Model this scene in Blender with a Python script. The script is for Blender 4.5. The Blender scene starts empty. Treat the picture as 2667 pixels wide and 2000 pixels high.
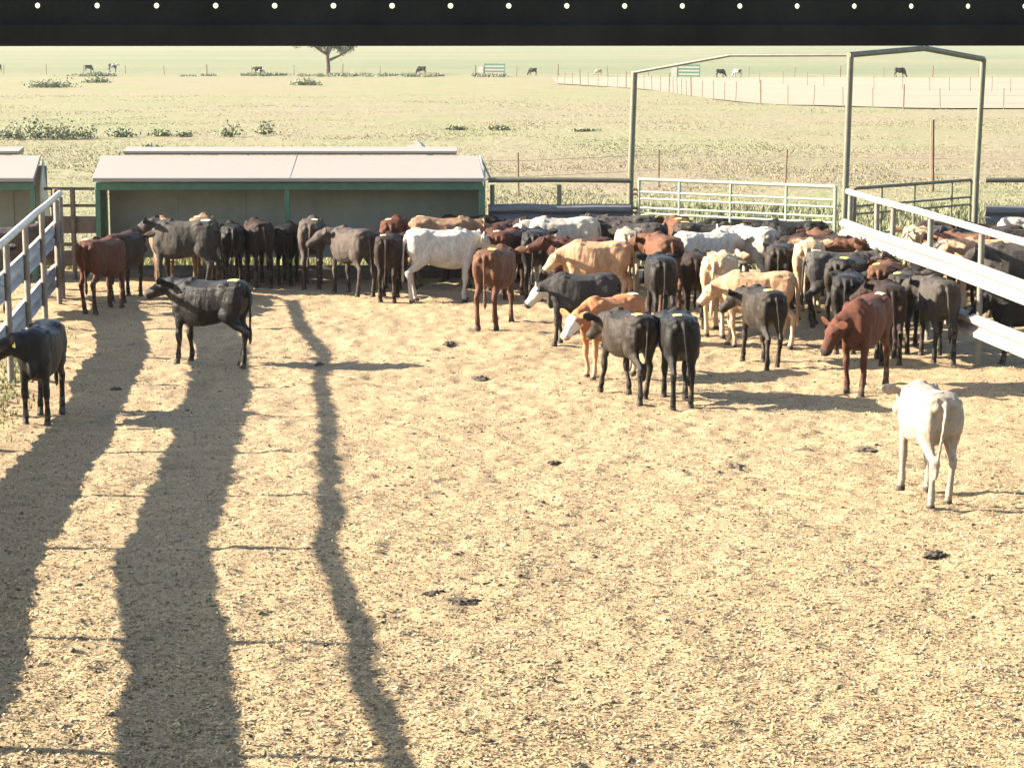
import bpy, bmesh, math, random
import numpy as np
from mathutils import Vector, Matrix
from mathutils.bvhtree import BVHTree

R = math.radians
random.seed(7)
rng = np.random.default_rng(11)
scene = bpy.context.scene
col = scene.collection

# ------------------------------------------------------------------ camera
cam_data = bpy.data.cameras.new("camera")
cam = bpy.data.objects.new("camera", cam_data)
col.objects.link(cam)
cam.location = (0, 0, 4.4)
cam.rotation_euler = (R(90 - 9.12), 0, 0)
cam_data.lens = 77.0
cam_data.sensor_width = 36.0
cam_data.clip_start = 0.05
cam_data.clip_end = 8000
scene.camera = cam

# ------------------------------------------------------------------ world and sun
SUN_EL, SUN_AZ = 24.75, 272.0            # azimuth clockwise from +Y: the sun stands to the left
world = bpy.data.worlds.new("World")
scene.world = world
world.use_nodes = True
wt = world.node_tree
wt.nodes.clear()
sky = wt.nodes.new("ShaderNodeTexSky")
sky.sky_type = 'NISHITA'
sky.sun_disc = False
sky.sun_elevation = R(SUN_EL)
sky.sun_rotation = R(SUN_AZ)
sky.dust_density = 1.0
sky.ozone_density = 0.4
bg = wt.nodes.new("ShaderNodeBackground")
bg.inputs[1].default_value = 0.072
wo = wt.nodes.new("ShaderNodeOutputWorld")
wt.links.new(sky.outputs[0], bg.inputs[0])
wt.links.new(bg.outputs[0], wo.inputs[0])

sun_data = bpy.data.lights.new("sun", 'SUN')
sun_data.energy = 5.0
sun_data.angle = R(0.5)
sun_data.color = (1.0, 0.895, 0.745)
sun = bpy.data.objects.new("sun", sun_data)
col.objects.link(sun)
sun.location = (-20, 0, 20)
to_sun = Vector((math.sin(R(SUN_AZ)) * math.cos(R(SUN_EL)), math.cos(R(SUN_AZ)) * math.cos(R(SUN_EL)), math.sin(R(SUN_EL))))
sun.rotation_euler = to_sun.to_track_quat('Z', 'Y').to_euler()

scene.view_settings.view_transform = 'Standard'
scene.view_settings.look = 'None'
scene.view_settings.gamma = 1
scene.view_settings.use_curve_mapping = False
scene.view_settings.exposure = 2.53

# ------------------------------------------------------------------ helpers
def tag(o, label=None, cat=None, group=None, kind=None):
    if label: o["label"] = label
    if cat: o["category"] = cat
    if group: o["group"] = group
    if kind: o["kind"] = kind
    return o

def empty(name, loc=(0, 0, 0), rz=0, **k):
    o = bpy.data.objects.new(name, None)
    o.empty_display_size = 0.2
    o.location = loc
    o.rotation_euler = (0, 0, rz)
    col.objects.link(o)
    return tag(o, **k)

def add(name, mesh, parent=None, loc=None, rot=None, **k):
    o = bpy.data.objects.new(name, mesh)
    col.objects.link(o)
    if parent: o.parent = parent
    if loc is not None: o.location = loc
    if rot is not None: o.rotation_euler = rot
    return tag(o, **k)

class MB:
    """collects verts and faces of simple shapes, builds one mesh"""
    def __init__(s): s.v = []; s.f = []
    def loft(s, rings, cap=True):
        b = len(s.v); n = len(rings[0])
        for r in rings: s.v += [tuple(p) for p in r]
        for i in range(len(rings) - 1):
            for j in range(n):
                a = b + i * n + j; c = b + i * n + (j + 1) % n
                s.f.append((a, c, c + n, a + n))
        if cap:
            s.f.append(tuple(range(b + n - 1, b - 1, -1)))
            s.f.append(tuple(range(b + (len(rings) - 1) * n, b + len(rings) * n)))
        return s
    def box(s, x0, y0, z0, x1, y1, z1):
        return s.loft([[(x0, y0, z), (x1, y0, z), (x1, y1, z), (x0, y1, z)] for z in (z0, z1)])
    def tube(s, pts, r, n=10, r2=None):
        pts = [Vector(p) for p in pts]
        rings = []
        for i, p in enumerate(pts):
            t = (pts[min(i + 1, len(pts) - 1)] - pts[max(i - 1, 0)]).normalized()
            up = Vector((0, 0, 1)) if abs(t.z) < .9 else Vector((1, 0, 0))
            a = t.cross(up).normalized(); b = a.cross(t).normalized()
            rr = r if r2 is None else r + (r2 - r) * i / (len(pts) - 1)
            rings.append([p + (a * math.cos(q) + b * math.sin(q)) * rr for q in [2 * math.pi * k / n for k in range(n)]])
        return s.loft(rings)
    def mesh(s, name, m=None, smooth=False):
        me = bpy.data.meshes.new(name)
        me.from_pydata(s.v, [], s.f)
        if m: me.materials.append(m)
        bm = bmesh.new(); bm.from_mesh(me)
        bmesh.ops.recalc_face_normals(bm, faces=bm.faces); bm.to_mesh(me); bm.free()
        if smooth:
            me.shade_smooth()
            me.set_sharp_from_angle(angle=R(40))
        return me
    def build(s, name, m, parent=None, smooth=True, **k):
        return add(name, s.mesh(name, m, smooth), parent, **k)

# ------------------------------------------------------------------ materials
def nodes(name):
    m = bpy.data.materials.new(name); m.use_nodes = True
    nt = m.node_tree
    b = nt.nodes["Principled BSDF"]
    return m, nt, b

def N(nt, t, **k):
    n = nt.nodes.new(t)
    for a, v in k.items():
        if a.startswith("i_"):
            key = a[2:]
            key = int(key) if key.isdigit() else key.replace("_", " ")
            n.inputs[key].default_value = v
        else: setattr(n, a, v)
    return n

def ramp(nt, fac, stops, interp='LINEAR'):
    r = nt.nodes.new("ShaderNodeValToRGB"); r.color_ramp.interpolation = interp
    e = r.color_ramp.elements
    while len(e) < len(stops): e.new(0.5)
    for q, (p, c) in zip(e, stops):
        q.position = p
        q.color = (*c, 1) if len(c) == 3 else c
    nt.links.new(fac, r.inputs[0])
    return r.outputs[0]

def mix(nt, fac, a, b, mode='MIX'):
    n = nt.nodes.new("ShaderNodeMix"); n.data_type = 'RGBA'; n.blend_type = mode
    for sock, v in ((n.inputs[0], fac), (n.inputs[6], a), (n.inputs[7], b)):
        if isinstance(v, bpy.types.NodeSocket): nt.links.new(v, sock)
        elif isinstance(v, (int, float)): sock.default_value = v
        else: sock.default_value = (*v, 1)
    return n.outputs[2]

def mth(nt, op, a, b=0.0, clamp=False):
    n = nt.nodes.new("ShaderNodeMath"); n.operation = op; n.use_clamp = clamp
    for sock, v in ((n.inputs[0], a), (n.inputs[1], b)):
        if isinstance(v, bpy.types.NodeSocket): nt.links.new(v, sock)
        else: sock.default_value = v
    return n.outputs[0]

def noise(nt, vec, scale, detail=3, rough=0.55, dist=0.0):
    n = N(nt, "ShaderNodeTexNoise", i_Scale=scale, i_Detail=detail, i_Roughness=rough, i_Distortion=dist)
    if vec is not None: nt.links.new(vec, n.inputs["Vector"])
    return n.outputs[0]

def bump(nt, bsdf, h, strength, dist):
    b = N(nt, "ShaderNodeBump", i_Strength=strength, i_Distance=dist)
    nt.links.new(h, b.inputs["Height"]); nt.links.new(b.outputs[0], bsdf.inputs["Normal"])

def paint(name, c1, c2, rough=0.5, metal=0.0, scale=6.0, grime=0.35, rust=None):
    m, nt, b = nodes(name)
    g = N(nt, "ShaderNodeTexCoord").outputs["Object"]
    a = noise(nt, g, scale, 5, 0.65)
    c = mix(nt, ramp(nt, a, [(0.35, (0, 0, 0)), (0.72, (1, 1, 1))]), c1, c2)
    if rust:
        r_ = noise(nt, g, scale * 2.3, 6, 0.7)
        c = mix(nt, ramp(nt, r_, [(0.56, (0, 0, 0)), (0.66, (1, 1, 1))]), c, rust)
    nt.links.new(c, b.inputs["Base Color"])
    nt.links.new(ramp(nt, a, [(0.2, (rough - .12,) * 3), (0.8, (rough + .15,) * 3)]), b.inputs["Roughness"])
    b.inputs["Metallic"].default_value = metal
    bump(nt, b, noise(nt, g, scale * 9, 3), 0.25, 0.004)
    return m

M = {}
M['pipe_light'] = paint('weathered_white_pipe', (0.403, 0.374, 0.317), (0.274, 0.245, 0.202), .5, 0, 5, rust=(0.216, 0.144, 0.094))
M['rail_grey'] = paint('galvanised_guardrail', (.29, .27, .245), (.205, .19, .175), .5, 0, 4, rust=(.20, .16, .13))
M['rail_white'] = paint('white_guardrail', (.25, .228, .202), (.19, .165, .143), .5, 0, 3, rust=(.15, .115, .095))
M['rust_post'] = paint('rusty_post', (0.144, 0.094, 0.065), (0.079, 0.050, 0.036), .8, 0, 12)
M['fence_post'] = paint('weathered_steel_post', (.15, .13, .105), (.10, .085, .065), .6, 0, 9, rust=(.07, .045, .03))
M['rail_dark'] = paint('dark_guardrail', (0.115, 0.115, 0.122), (0.072, 0.072, 0.079), .55, 0.1, 4)
M['green_pipe'] = paint('olive_green_pipe', (.095, .095, .06), (.06, .06, .04), .5, 0, 7, rust=(.08, .055, .04))
M['gate_green'] = paint('pale_green_gate', (.215, .255, .185), (.165, .195, .145), .5, 0, 6)
M['gate_dark'] = paint('dark_green_gate', (0.094, 0.101, 0.058), (0.065, 0.065, 0.036), .6, 0, 8, rust=(0.086, 0.058, 0.036))
M['shelter_green'] = paint('shelter_green', (0.036, 0.108, 0.065), (0.025, 0.072, 0.043), .45, 0, 6)
M['shelter_wall'] = paint('shelter_inner_wall', (0.2202, 0.2261, 0.1870), (0.1649, 0.1717, 0.1377), .75, 0, 1.7)
M['roof_white'] = paint('weathered_white_roof', (.205, .186, .163), (.190, .171, .150), .7, 0, 1.1)
M['roof_brown'] = paint('brown_fascia', (0.144, 0.094, 0.065), (0.094, 0.065, 0.043), .7, 0, 6)
M['concrete'] = paint('stained_concrete', (0.093, 0.079, 0.069), (0.054, 0.047, 0.040), .9, 0, 4)
M['beam_shaded'] = paint('barn_shaded_steel', (.0042, .0040, .0026), (.0022, .0022, .0015), .9, 0, 10)  # shade of the unbuilt barn is put into this near-black base colour
M['beam_brown_shaded'] = paint('barn_shaded_brown_steel', (.0050, .0038, .0022), (.003, .0024, .0015), .9, 0, 10)  # brown steel, its colour darkened to carry the same barn shade
M['wood_post'] = paint('wood_post', (0.158, 0.108, 0.065), (0.094, 0.065, 0.043), .9, 0, 10)
M['bright_wire'] = paint('wire', (0.252, 0.230, 0.202), (0.180, 0.158, 0.130), .5, .3, 10)
M['tag_yellow'] = paint('yellow_tag', (.86, .74, .10), (.90, .82, .30), .5, 0, 20)
M['tag_pale'] = paint('pale_tag', (.88, .84, .55), (.80, .72, .30), .5, 0, 30)
M['eye'] = paint('eye', (.010, .008, .007), (.014, .010, .008), .15, 0, 20)
M['bark'] = paint('bark', (0.115, 0.086, 0.072), (0.065, 0.050, 0.043), .9, 0, 3)

# ------------------------------------------------------------------ ground
SLOPE_T = math.tan(R(SUN_EL))
UND = [(8, .05), (10, .05), (12.8, .05), (13.5, .02), (14.3, .015), (15, 0), (15.7, -.02), (16.5, -.07), (17.4, -.12), (18.3, -.13),
       (19, -.07), (20, -.08), (21, -.04), (22.5, 0), (24, .06), (25.5, .06), (27, .10), (29, .11), (31, .14), (33, 0), (35, -.08), (38, -.12), (41, -.1), (50, 0)]
UND = [(a, b * 1.30) for a, b in UND]
ux = np.array([a for a, b in UND]); uv = np.array([b for a, b in UND])

def vnoise(x, y, seed):
    """smooth value noise on numpy arrays"""
    r_ = np.random.default_rng(seed); T = r_.random((256, 256))
    xi = np.floor(x).astype(int); yi = np.floor(y).astype(int)
    fx = x - xi; fy = y - yi
    fx = fx * fx * (3 - 2 * fx); fy = fy * fy * (3 - 2 * fy)
    a = T[xi % 256, yi % 256]; b = T[(xi + 1) % 256, yi % 256]; c = T[xi % 256, (yi + 1) % 256]; d = T[(xi + 1) % 256, (yi + 1) % 256]
    return (a + (b - a) * fx) * (1 - fy) + (c + (d - c) * fx) * fy - .5

def pen_z(x, y, fine=True):
    x = np.asarray(x, float); y = np.asarray(y, float)
    z = -np.interp(y + .25 * vnoise(x * .5, y * .3, 5), ux, uv) * SLOPE_T
    z = z * np.clip((10 - np.abs(x + 2)) / 4, 0.25, 1)
    z = z + .050 * vnoise(x * .9, y * .75, 1) + .026 * vnoise(x * 2.3, y * 2.3, 2)
    if fine:
        z = z + (.030 * vnoise(x * 6, y * 7, 3) + .024 * vnoise(x * 14, y * 17, 4)) * (1 + .4 * np.clip((y - 18) / 10, 0, 1))
    return z

def field_z(y):
    y = np.asarray(y, float)
    return np.where(y < 39.9, -.45, np.where(y < 45, 0.0, np.maximum(-1.6, -.0063 * (y - 45))))

def grid_mesh(name, xs, ys, zf):
    X, Y = np.meshgrid(xs, ys)
    Z = zf(X, Y)
    v = np.stack([X.ravel(), Y.ravel(), Z.ravel()], 1)
    nx, ny = len(xs), len(ys)
    i = np.arange(ny - 1)[:, None] * nx + np.arange(nx - 1)[None, :]
    i = i.ravel()
    f = np.stack([i, i + 1, i + 1 + nx, i + nx], 1)
    return fast_mesh(name, v, f)

def fast_mesh(name, v, f):
    me = bpy.data.meshes.new(name)
    me.vertices.add(len(v)); me.vertices.foreach_set("co", np.asarray(v, np.float32).ravel())
    k = f.shape[1]
    me.loops.add(f.size); me.loops.foreach_set("vertex_index", f.ravel().astype(np.int32))
    me.polygons.add(len(f)); me.polygons.foreach_set("loop_start", (np.arange(len(f)) * k).astype(np.int32))
    me.update(calc_edges=True); me.validate()
    return me

def mat_pen():
    m, nt, b = nodes('trampled_straw_dirt')
    p = N(nt, "ShaderNodeNewGeometry").outputs["Position"]
    mp = N(nt, "ShaderNodeMapping"); nt.links.new(p, mp.inputs[0]); v = mp.outputs[0]
    big = noise(nt, v, 0.45, 4, .6)
    mid = noise(nt, v, 5.5, 4, .6)
    fine = noise(nt, v, 38, 5, .72)
    vor = N(nt, "ShaderNodeTexVoronoi", i_Scale=52.0, i_Randomness=1.0); nt.links.new(v, vor.inputs["Vector"])
    cell = N(nt, "ShaderNodeSeparateColor"); nt.links.new(vor.outputs["Color"], cell.inputs[0])
    straw = ramp(nt, cell.outputs[0], [(0, (0.132, 0.083, 0.039)), (.2, (0.228, 0.157, 0.080)), (.6, (0.308, 0.226, 0.123)), (1, (0.388, 0.297, 0.176))])
    dirt = ramp(nt, fine, [(.30, (0.097, 0.061, 0.032)), (.46, (0.239, 0.171, 0.092)), (.68, (0.342, 0.259, 0.149))])
    c = mix(nt, ramp(nt, mid, [(.35, (.25,) * 3), (.65, (.75,) * 3)]), straw, dirt)
    c = mix(nt, ramp(nt, big, [(.35, (0, 0, 0)), (.7, (.28,) * 3)]), c, (0.205, 0.149, 0.096))
    dung = ramp(nt, noise(nt, v, 2.6, 6, .75, .4), [(.62, (0, 0, 0)), (.70, (.75,) * 3)])
    c = mix(nt, dung, c, (0.075, 0.047, 0.027))
    c = mix(nt, ramp(nt, noise(nt, v, 1.3, 5, .7, .6), [(.50, (0, 0, 0)), (.66, (.42,) * 3)]), c, (0.125, 0.085, 0.051))
    nt.links.new(c, b.inputs["Base Color"])
    b.inputs["Roughness"].default_value = .95
    b.inputs["Specular IOR Level"].default_value = .2
    h = mth(nt, 'ADD', mth(nt, 'MULTIPLY', vor.outputs["Distance"], .6), fine)
    bump(nt, b, h, .38, .018)
    return m
M['pen'] = mat_pen()

def mat_field():
    m, nt, b = nodes('dry_pasture')
    p = N(nt, "ShaderNodeNewGeometry").outputs["Position"]
    sx = N(nt, "ShaderNodeSeparateXYZ"); nt.links.new(p, sx.inputs[0])
    def stretched(scale, k):
        mp = N(nt, "ShaderNodeMapping"); mp.inputs["Scale"].default_value = (scale, scale * k, 1)
        nt.links.new(p, mp.inputs[0]); return mp.outputs[0]
    a = noise(nt, stretched(.05, .5), 1, 5, .6)
    bb = noise(nt, stretched(.30, .6), 1, 5, .65)
    c_ = noise(nt, stretched(2.2, 1), 1, 4, .7)
    base = ramp(nt, bb, [(.30, (.150, .158, .080)), (.50, (.180, .172, .095)), (.72, (.192, .170, .104))])
    tan = ramp(nt, bb, [(.30, (.172, .156, .092)), (.7, (.205, .170, .112))])
    c = mix(nt, ramp(nt, a, [(.40, (0, 0, 0)), (.58, (1, 1, 1))]), base, tan)
    # purple brown weedy strip past the fence of steel posts
    yy = mth(nt, 'ADD', sx.outputs[1], mth(nt, 'MULTIPLY', mth(nt, 'SUBTRACT', bb, .5), 26))
    strip = mth(nt, 'MULTIPLY', ramp(nt, mth(nt, 'DIVIDE', yy, 400), [(.158, (0, 0, 0)), (.172, (1, 1, 1)), (.205, (1, 1, 1)), (.225, (0, 0, 0))]),
                ramp(nt, mth(nt, 'ADD', mth(nt, 'DIVIDE', sx.outputs[0], 60), .5), [(.44, (0, 0, 0)), (.52, (1, 1, 1))]))
    c = mix(nt, mth(nt, 'MULTIPLY', strip, .4), c, (0.167, 0.116, 0.089))
    # near the pens: greener
    ng = ramp(nt, mth(nt, 'DIVIDE', yy, 400), [(.128, (1, 1, 1)), (.158, (0, 0, 0))])
    right = ramp(nt, mth(nt, 'ADD', mth(nt, 'DIVIDE', sx.outputs[0], 60), .5), [(.50, (.15,) * 3), (.54, (1, 1, 1))])
    c = mix(nt, mth(nt, 'MULTIPLY', mth(nt, 'MULTIPLY', ng, right), .7), c, (0.112, 0.139, 0.051))
    # far green pasture
    ys = mth(nt, 'ADD', sx.outputs[1], mth(nt, 'MULTIPLY', mth(nt, 'SUBTRACT', a, .5), 60))
    far = ramp(nt, mth(nt, 'DIVIDE', ys, 1500), [(.195, (0, 0, 0)), (.215, (1, 1, 1))])
    fc = ramp(nt, noise(nt, stretched(.012, 2.2), 1, 3, .5), [(.35, (.125, .142, .082)), (.55, (.150, .154, .088)), (.7, (.168, .158, .096))])
    c = mix(nt, far, c, fc)
    c = mix(nt, ramp(nt, c_, [(.36, (.30,) * 3), (.52, (0, 0, 0))]), c, (0.120, 0.116, 0.060))
    nt.links.new(c, b.inputs["Base Color"])
    b.inputs["Roughness"].default_value = .95
    b.inputs["Specular IOR Level"].default_value = .1
    bump(nt, b, mth(nt, 'ADD', c_, bb), .8, .15)
    return m
M['field'] = mat_field()

def mat_paddock():
    m, nt, b = nodes('pinkish_bare_paddock')
    p = N(nt, "ShaderNodeNewGeometry").outputs["Position"]
    a = noise(nt, p, .25, 5, .65)
    nt.links.new(ramp(nt, a, [(.3, (.172, .146, .095)), (.55, (.188, .152, .102)), (.75, (.175, .150, .092))]), b.inputs["Base Color"])
    b.inputs["Roughness"].default_value = .95
    return m
M['paddock'] = mat_paddock()

xs = np.concatenate([np.arange(-40, -9, .6), np.arange(-9, -4.6, .09), np.arange(-4.6, 5, .06), np.arange(5, 10.5, .1), np.arange(10.5, 40, .6)])
ys = np.concatenate([np.arange(1, 11.5, .5), np.arange(11.5, 22, .05), np.arange(22, 31, .08), np.arange(31, 40.3, .12)])
me = grid_mesh('pen_ground', xs, ys, lambda X, Y: pen_z(X, Y))
me.materials.append(M['pen']); me.shade_smooth()
add('pen_ground', me, kind='structure')

xs = np.concatenate([[-1800, -900, -500, -300, -200], np.arange(-140, 141, 4), [200, 300, 500, 900, 1800]])
ys = np.concatenate([[-30, 0, 20, 39.6, 40.2], np.arange(41, 60, 1), np.arange(60, 320, 4), [340, 380, 450, 600, 900, 1500, 2600, 4500]])
def fz(X, Y):
    z = field_z(Y)
    return z + np.where(Y > 41, .10 * vnoise(X * .21, Y * .21, 8), 0) * np.clip((Y - 41) / 10, 0, 1)
me = grid_mesh('ground', xs, ys, fz)
me.materials.append(M['field']); me.shade_smooth()
add('ground', me, kind='structure')
def gz(x, y): return float(field_z(y))

# pinkish paddock between the two far fences
FB = [(4.94, 243.0), (8.01, 231.6), (10.6, 222.0), (12.6, 211.0), (14.2, 200.0), (14.95, 184.2), (15.84, 173.3), (16.79, 165.7), (18.06, 160.3), (19.56, 156.5), (20.89, 152.9),
      (22.59, 150.6), (24.25, 148.3), (26.04, 146.8), (28.3, 145.8), (32.35, 145.2), (36.22, 145.2)]
v = []; f = []
edge = FB + [(60, 145.0), (95, 145.0)]
NS = 24
for i, (x, y) in enumerate(edge):
    x2 = max(x, 5) + (60 if i > 14 else 25) * 0; y2 = 290
    xf = x * 1.0 + (290 - y) * x / y * (0.35)
    for j in range(NS + 1):
        t = j / NS
        px, py = x + (xf - x) * t, y + (y2 - y) * t
        v.append((px, py, float(fz(np.array(px), np.array(py))) + .06 + .04 * math.sin(px * 1.7) * math.sin(py * .6)))
for i in range(len(edge) - 1):
    for j in range(NS):
        a = i * (NS + 1) + j
        f.append((a, a + NS + 1, a + NS + 2, a + 1))
me = bpy.data.meshes.new('paddock_ground'); me.from_pydata(v, [], f); me.materials.append(M['paddock']); me.shade_smooth()
add('paddock_ground', me, kind='structure')

# ------------------------------------------------------------------ loose cover on the pen floor
def attr_mat(name, rough=.9, trans=0.0):
    m, nt, b = nodes(name)
    a = N(nt, "ShaderNodeAttribute", attribute_name="tint")
    nt.links.new(a.outputs["Color"], b.inputs["Base Color"])
    b.inputs["Roughness"].default_value = rough
    b.inputs["Specular IOR Level"].default_value = .25
    return m
M['straw'] = attr_mat('loose_straw'); M['grass'] = attr_mat('grass_blades')

def set_tint(me, cols, per):
    a = me.color_attributes.new("tint", 'FLOAT_COLOR', 'POINT')
    c = np.repeat(np.concatenate([cols, np.ones((len(cols), 1))], 1), per, 0).astype(np.float32)
    a.data.foreach_set("color", c.ravel())

def palette(n, stops):
    t = rng.random(n); s = np.array(stops); p = np.linspace(0, 1, len(s))
    return np.stack([np.interp(t, p, s[:, k]) for k in range(3)], 1)

def chips(n, x, y, ln, wd, up, cols, name, **k):
    ang = rng.random(n) * math.pi * 2; tilt = rng.normal(0, up, n)
    d = np.stack([np.cos(ang) * np.cos(tilt), np.sin(ang) * np.cos(tilt), np.sin(tilt)], 1)
    s = np.stack([-np.sin(ang), np.cos(ang), rng.normal(0, .4, n)], 1)
    c = np.stack([x, y, pen_z(x, y) + np.abs(np.sin(tilt)) * ln * .5 + .004], 1)
    L = (d * ln[:, None]) * .5; Wd = (s * wd[:, None]) * .5
    v = np.stack([c - L - Wd, c + L - Wd, c + L + Wd, c - L + Wd], 1).reshape(-1, 3)
    f = np.arange(4 * n).reshape(-1, 4)
    me = fast_mesh(name, v, f); set_tint(me, cols, 4)
    me.materials.append(M['straw'])
    return add(name, me, **k)

def pen_points(n, y0, y1, power=1.0):
    """points in the pen, denser towards the camera"""
    y = 1 / (1 / y1 + rng.random(n) * (1 / y0 - 1 / y1)) if power else rng.random(n) * (y1 - y0) + y0
    x = (rng.random(n) - .5) * (y * .50 + 1.5)
    return x, y
n = 190000
x, y = pen_points(n, 11.8, 38)
chips(n, x, y, rng.random(n) ** 1.5 * .026 + .012, rng.random(n) * .008 + .005, .28,
      palette(n, [(0.100, 0.064, 0.032), (0.220, 0.154, 0.076), (0.300, 0.224, 0.117), (0.350, 0.265, 0.144), (0.400, 0.314, 0.181)]), 'loose_straw', kind='stuff')

def clods(n, x, y, r, cols, name, **k):
    ico = bmesh.new(); bmesh.ops.create_icosphere(ico, subdivisions=1, radius=1)
    bv = np.array([q.co[:] for q in ico.verts]); bf = np.array([[q.index for q in fc.verts] for fc in ico.faces]); ico.free()
    nv = len(bv)
    V = bv[None] * (1 + rng.normal(0, .25, (n, nv, 1)))
    V = V * (r[:, None, None] * np.stack([rng.random(n) * .8 + .7, rng.random(n) * .8 + .7, rng.random(n) * .35 + .35], 1)[:, None, :])
    V += np.stack([x, y, pen_z(x, y) + r * .15], 1)[:, None, :]
    F = (bf[None] + (np.arange(n) * nv)[:, None, None]).reshape(-1, 3)
    me = fast_mesh(name, V.reshape(-1, 3), F); set_tint(me, cols, nv)
    me.materials.append(M['straw'])
    return add(name, me, **k)
n = 2600
x, y = pen_points(n, 11.8, 38)
keep = (vnoise(x * .8, y * .8, 21) + vnoise(x * .25, y * .25, 22) * .8 + rng.random(n) * .35) > .10
x, y = x[keep], y[keep]; n = len(x)
clods(n, x, y, rng.random(n) ** 2.5 * .017 + .009, palette(n, [(.06, .042, .027), (.10, .072, .045), (.17, .123, .078)]), 'soil_clods', kind='stuff')

M['dung'] = paint('fresh_dung', (.050, .036, .021), (.026, .019, .012), .9, 0, 14)
M['dung_dry'] = paint('dry_dung', (0.094, 0.068, 0.043), (0.050, 0.036, 0.023), .95, 0, 14)
def dung(x, y, s, dark, label):
    bm = bmesh.new(); bmesh.ops.create_icosphere(bm, subdivisions=4, radius=1)
    co = np.array([q.co[:] for q in bm.verts]); rr = .066 * s
    k = 1 + .9 * vnoise(co[:, 0] * 2 + x * 7, co[:, 1] * 2 + y * 5, 61) + .7 * vnoise(co[:, 0] * 5 + x, co[:, 1] * 5 + co[:, 2] * 3, 62)
    hz = .30 * (1 + 1.6 * vnoise(co[:, 0] * 4 + x, co[:, 1] * 4 + y, 63))
    for q, c, kk, h in zip(bm.verts, co, k, hz): q.co = (c[0] * rr * 1.5 * kk, c[1] * rr * kk, c[2] * rr * max(.05, h) * kk)
    me = bpy.data.meshes.new('dung_pat'); bm.to_mesh(me); bm.free(); me.shade_smooth()
    me.materials.append(M['dung' if dark[0] < .07 else 'dung_dry'])
    o = add('dung_pat', me, label=label, cat='dung pat', group='dung pats on the pen floor')
    o.location = (x, y, float(pen_z(x, y, False)) + .004); o.rotation_euler = (0, 0, x * 9)
for x, y, s, d, l in [(-.38, 16.5, 1.15, (.035, .028, .02), 'blackest dung heap, lying near the centre of the foreground'),
                      (-.62, 16.75, .9, (.06, .045, .025), 'straggling dung just left of the blackest heap'),
                      (-.91, 31.3, 1.2, (.05, .035, .025), 'small dark dung pat below the brown calf seen from behind'),
                      (-.43, 28.3, 1.3, (.06, .04, .03), 'dung pat on open ground left of the white-faced orange calf'),
                      (1.30, 15.9, .8, (.10, .07, .05), 'faint brown dung patch in the centre right foreground'),
                      (3.54, 17.9, .95, (.05, .045, .035), 'dark dung pat on bare ground nearer the camera than the lone white calf'),
                      (-.27, 13.5, .5, (.08, .055, .035), 'dung pat nearest the camera, right of the shadow stripes'),
                      (3.78, 23.0, 1.1, (.09, .06, .04), 'reddish dung pat left of the lone white calf, farther of two'),
                      (2.29, 22.0, 1.1, (.09, .065, .045), 'dung pat on open ground below the two walking black calves'),
                      (-2.63, 29.6, .9, (.05, .035, .025), 'small dung pat in the narrow shadow stripe'),
                      (-5.0, 27.3, 1.0, (.05, .04, .03), 'dung pat inside the left shadow band'),
                      (3.12, 22.9, .9, (.10, .07, .045), 'pale dung pat left of the lone white calf, nearer the herd'),
                      (.43, 22.2, .8, (.09, .06, .04), 'lone small dung pat in the middle of the open ground')]:
    dung(x, y, s, d, l)

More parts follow.
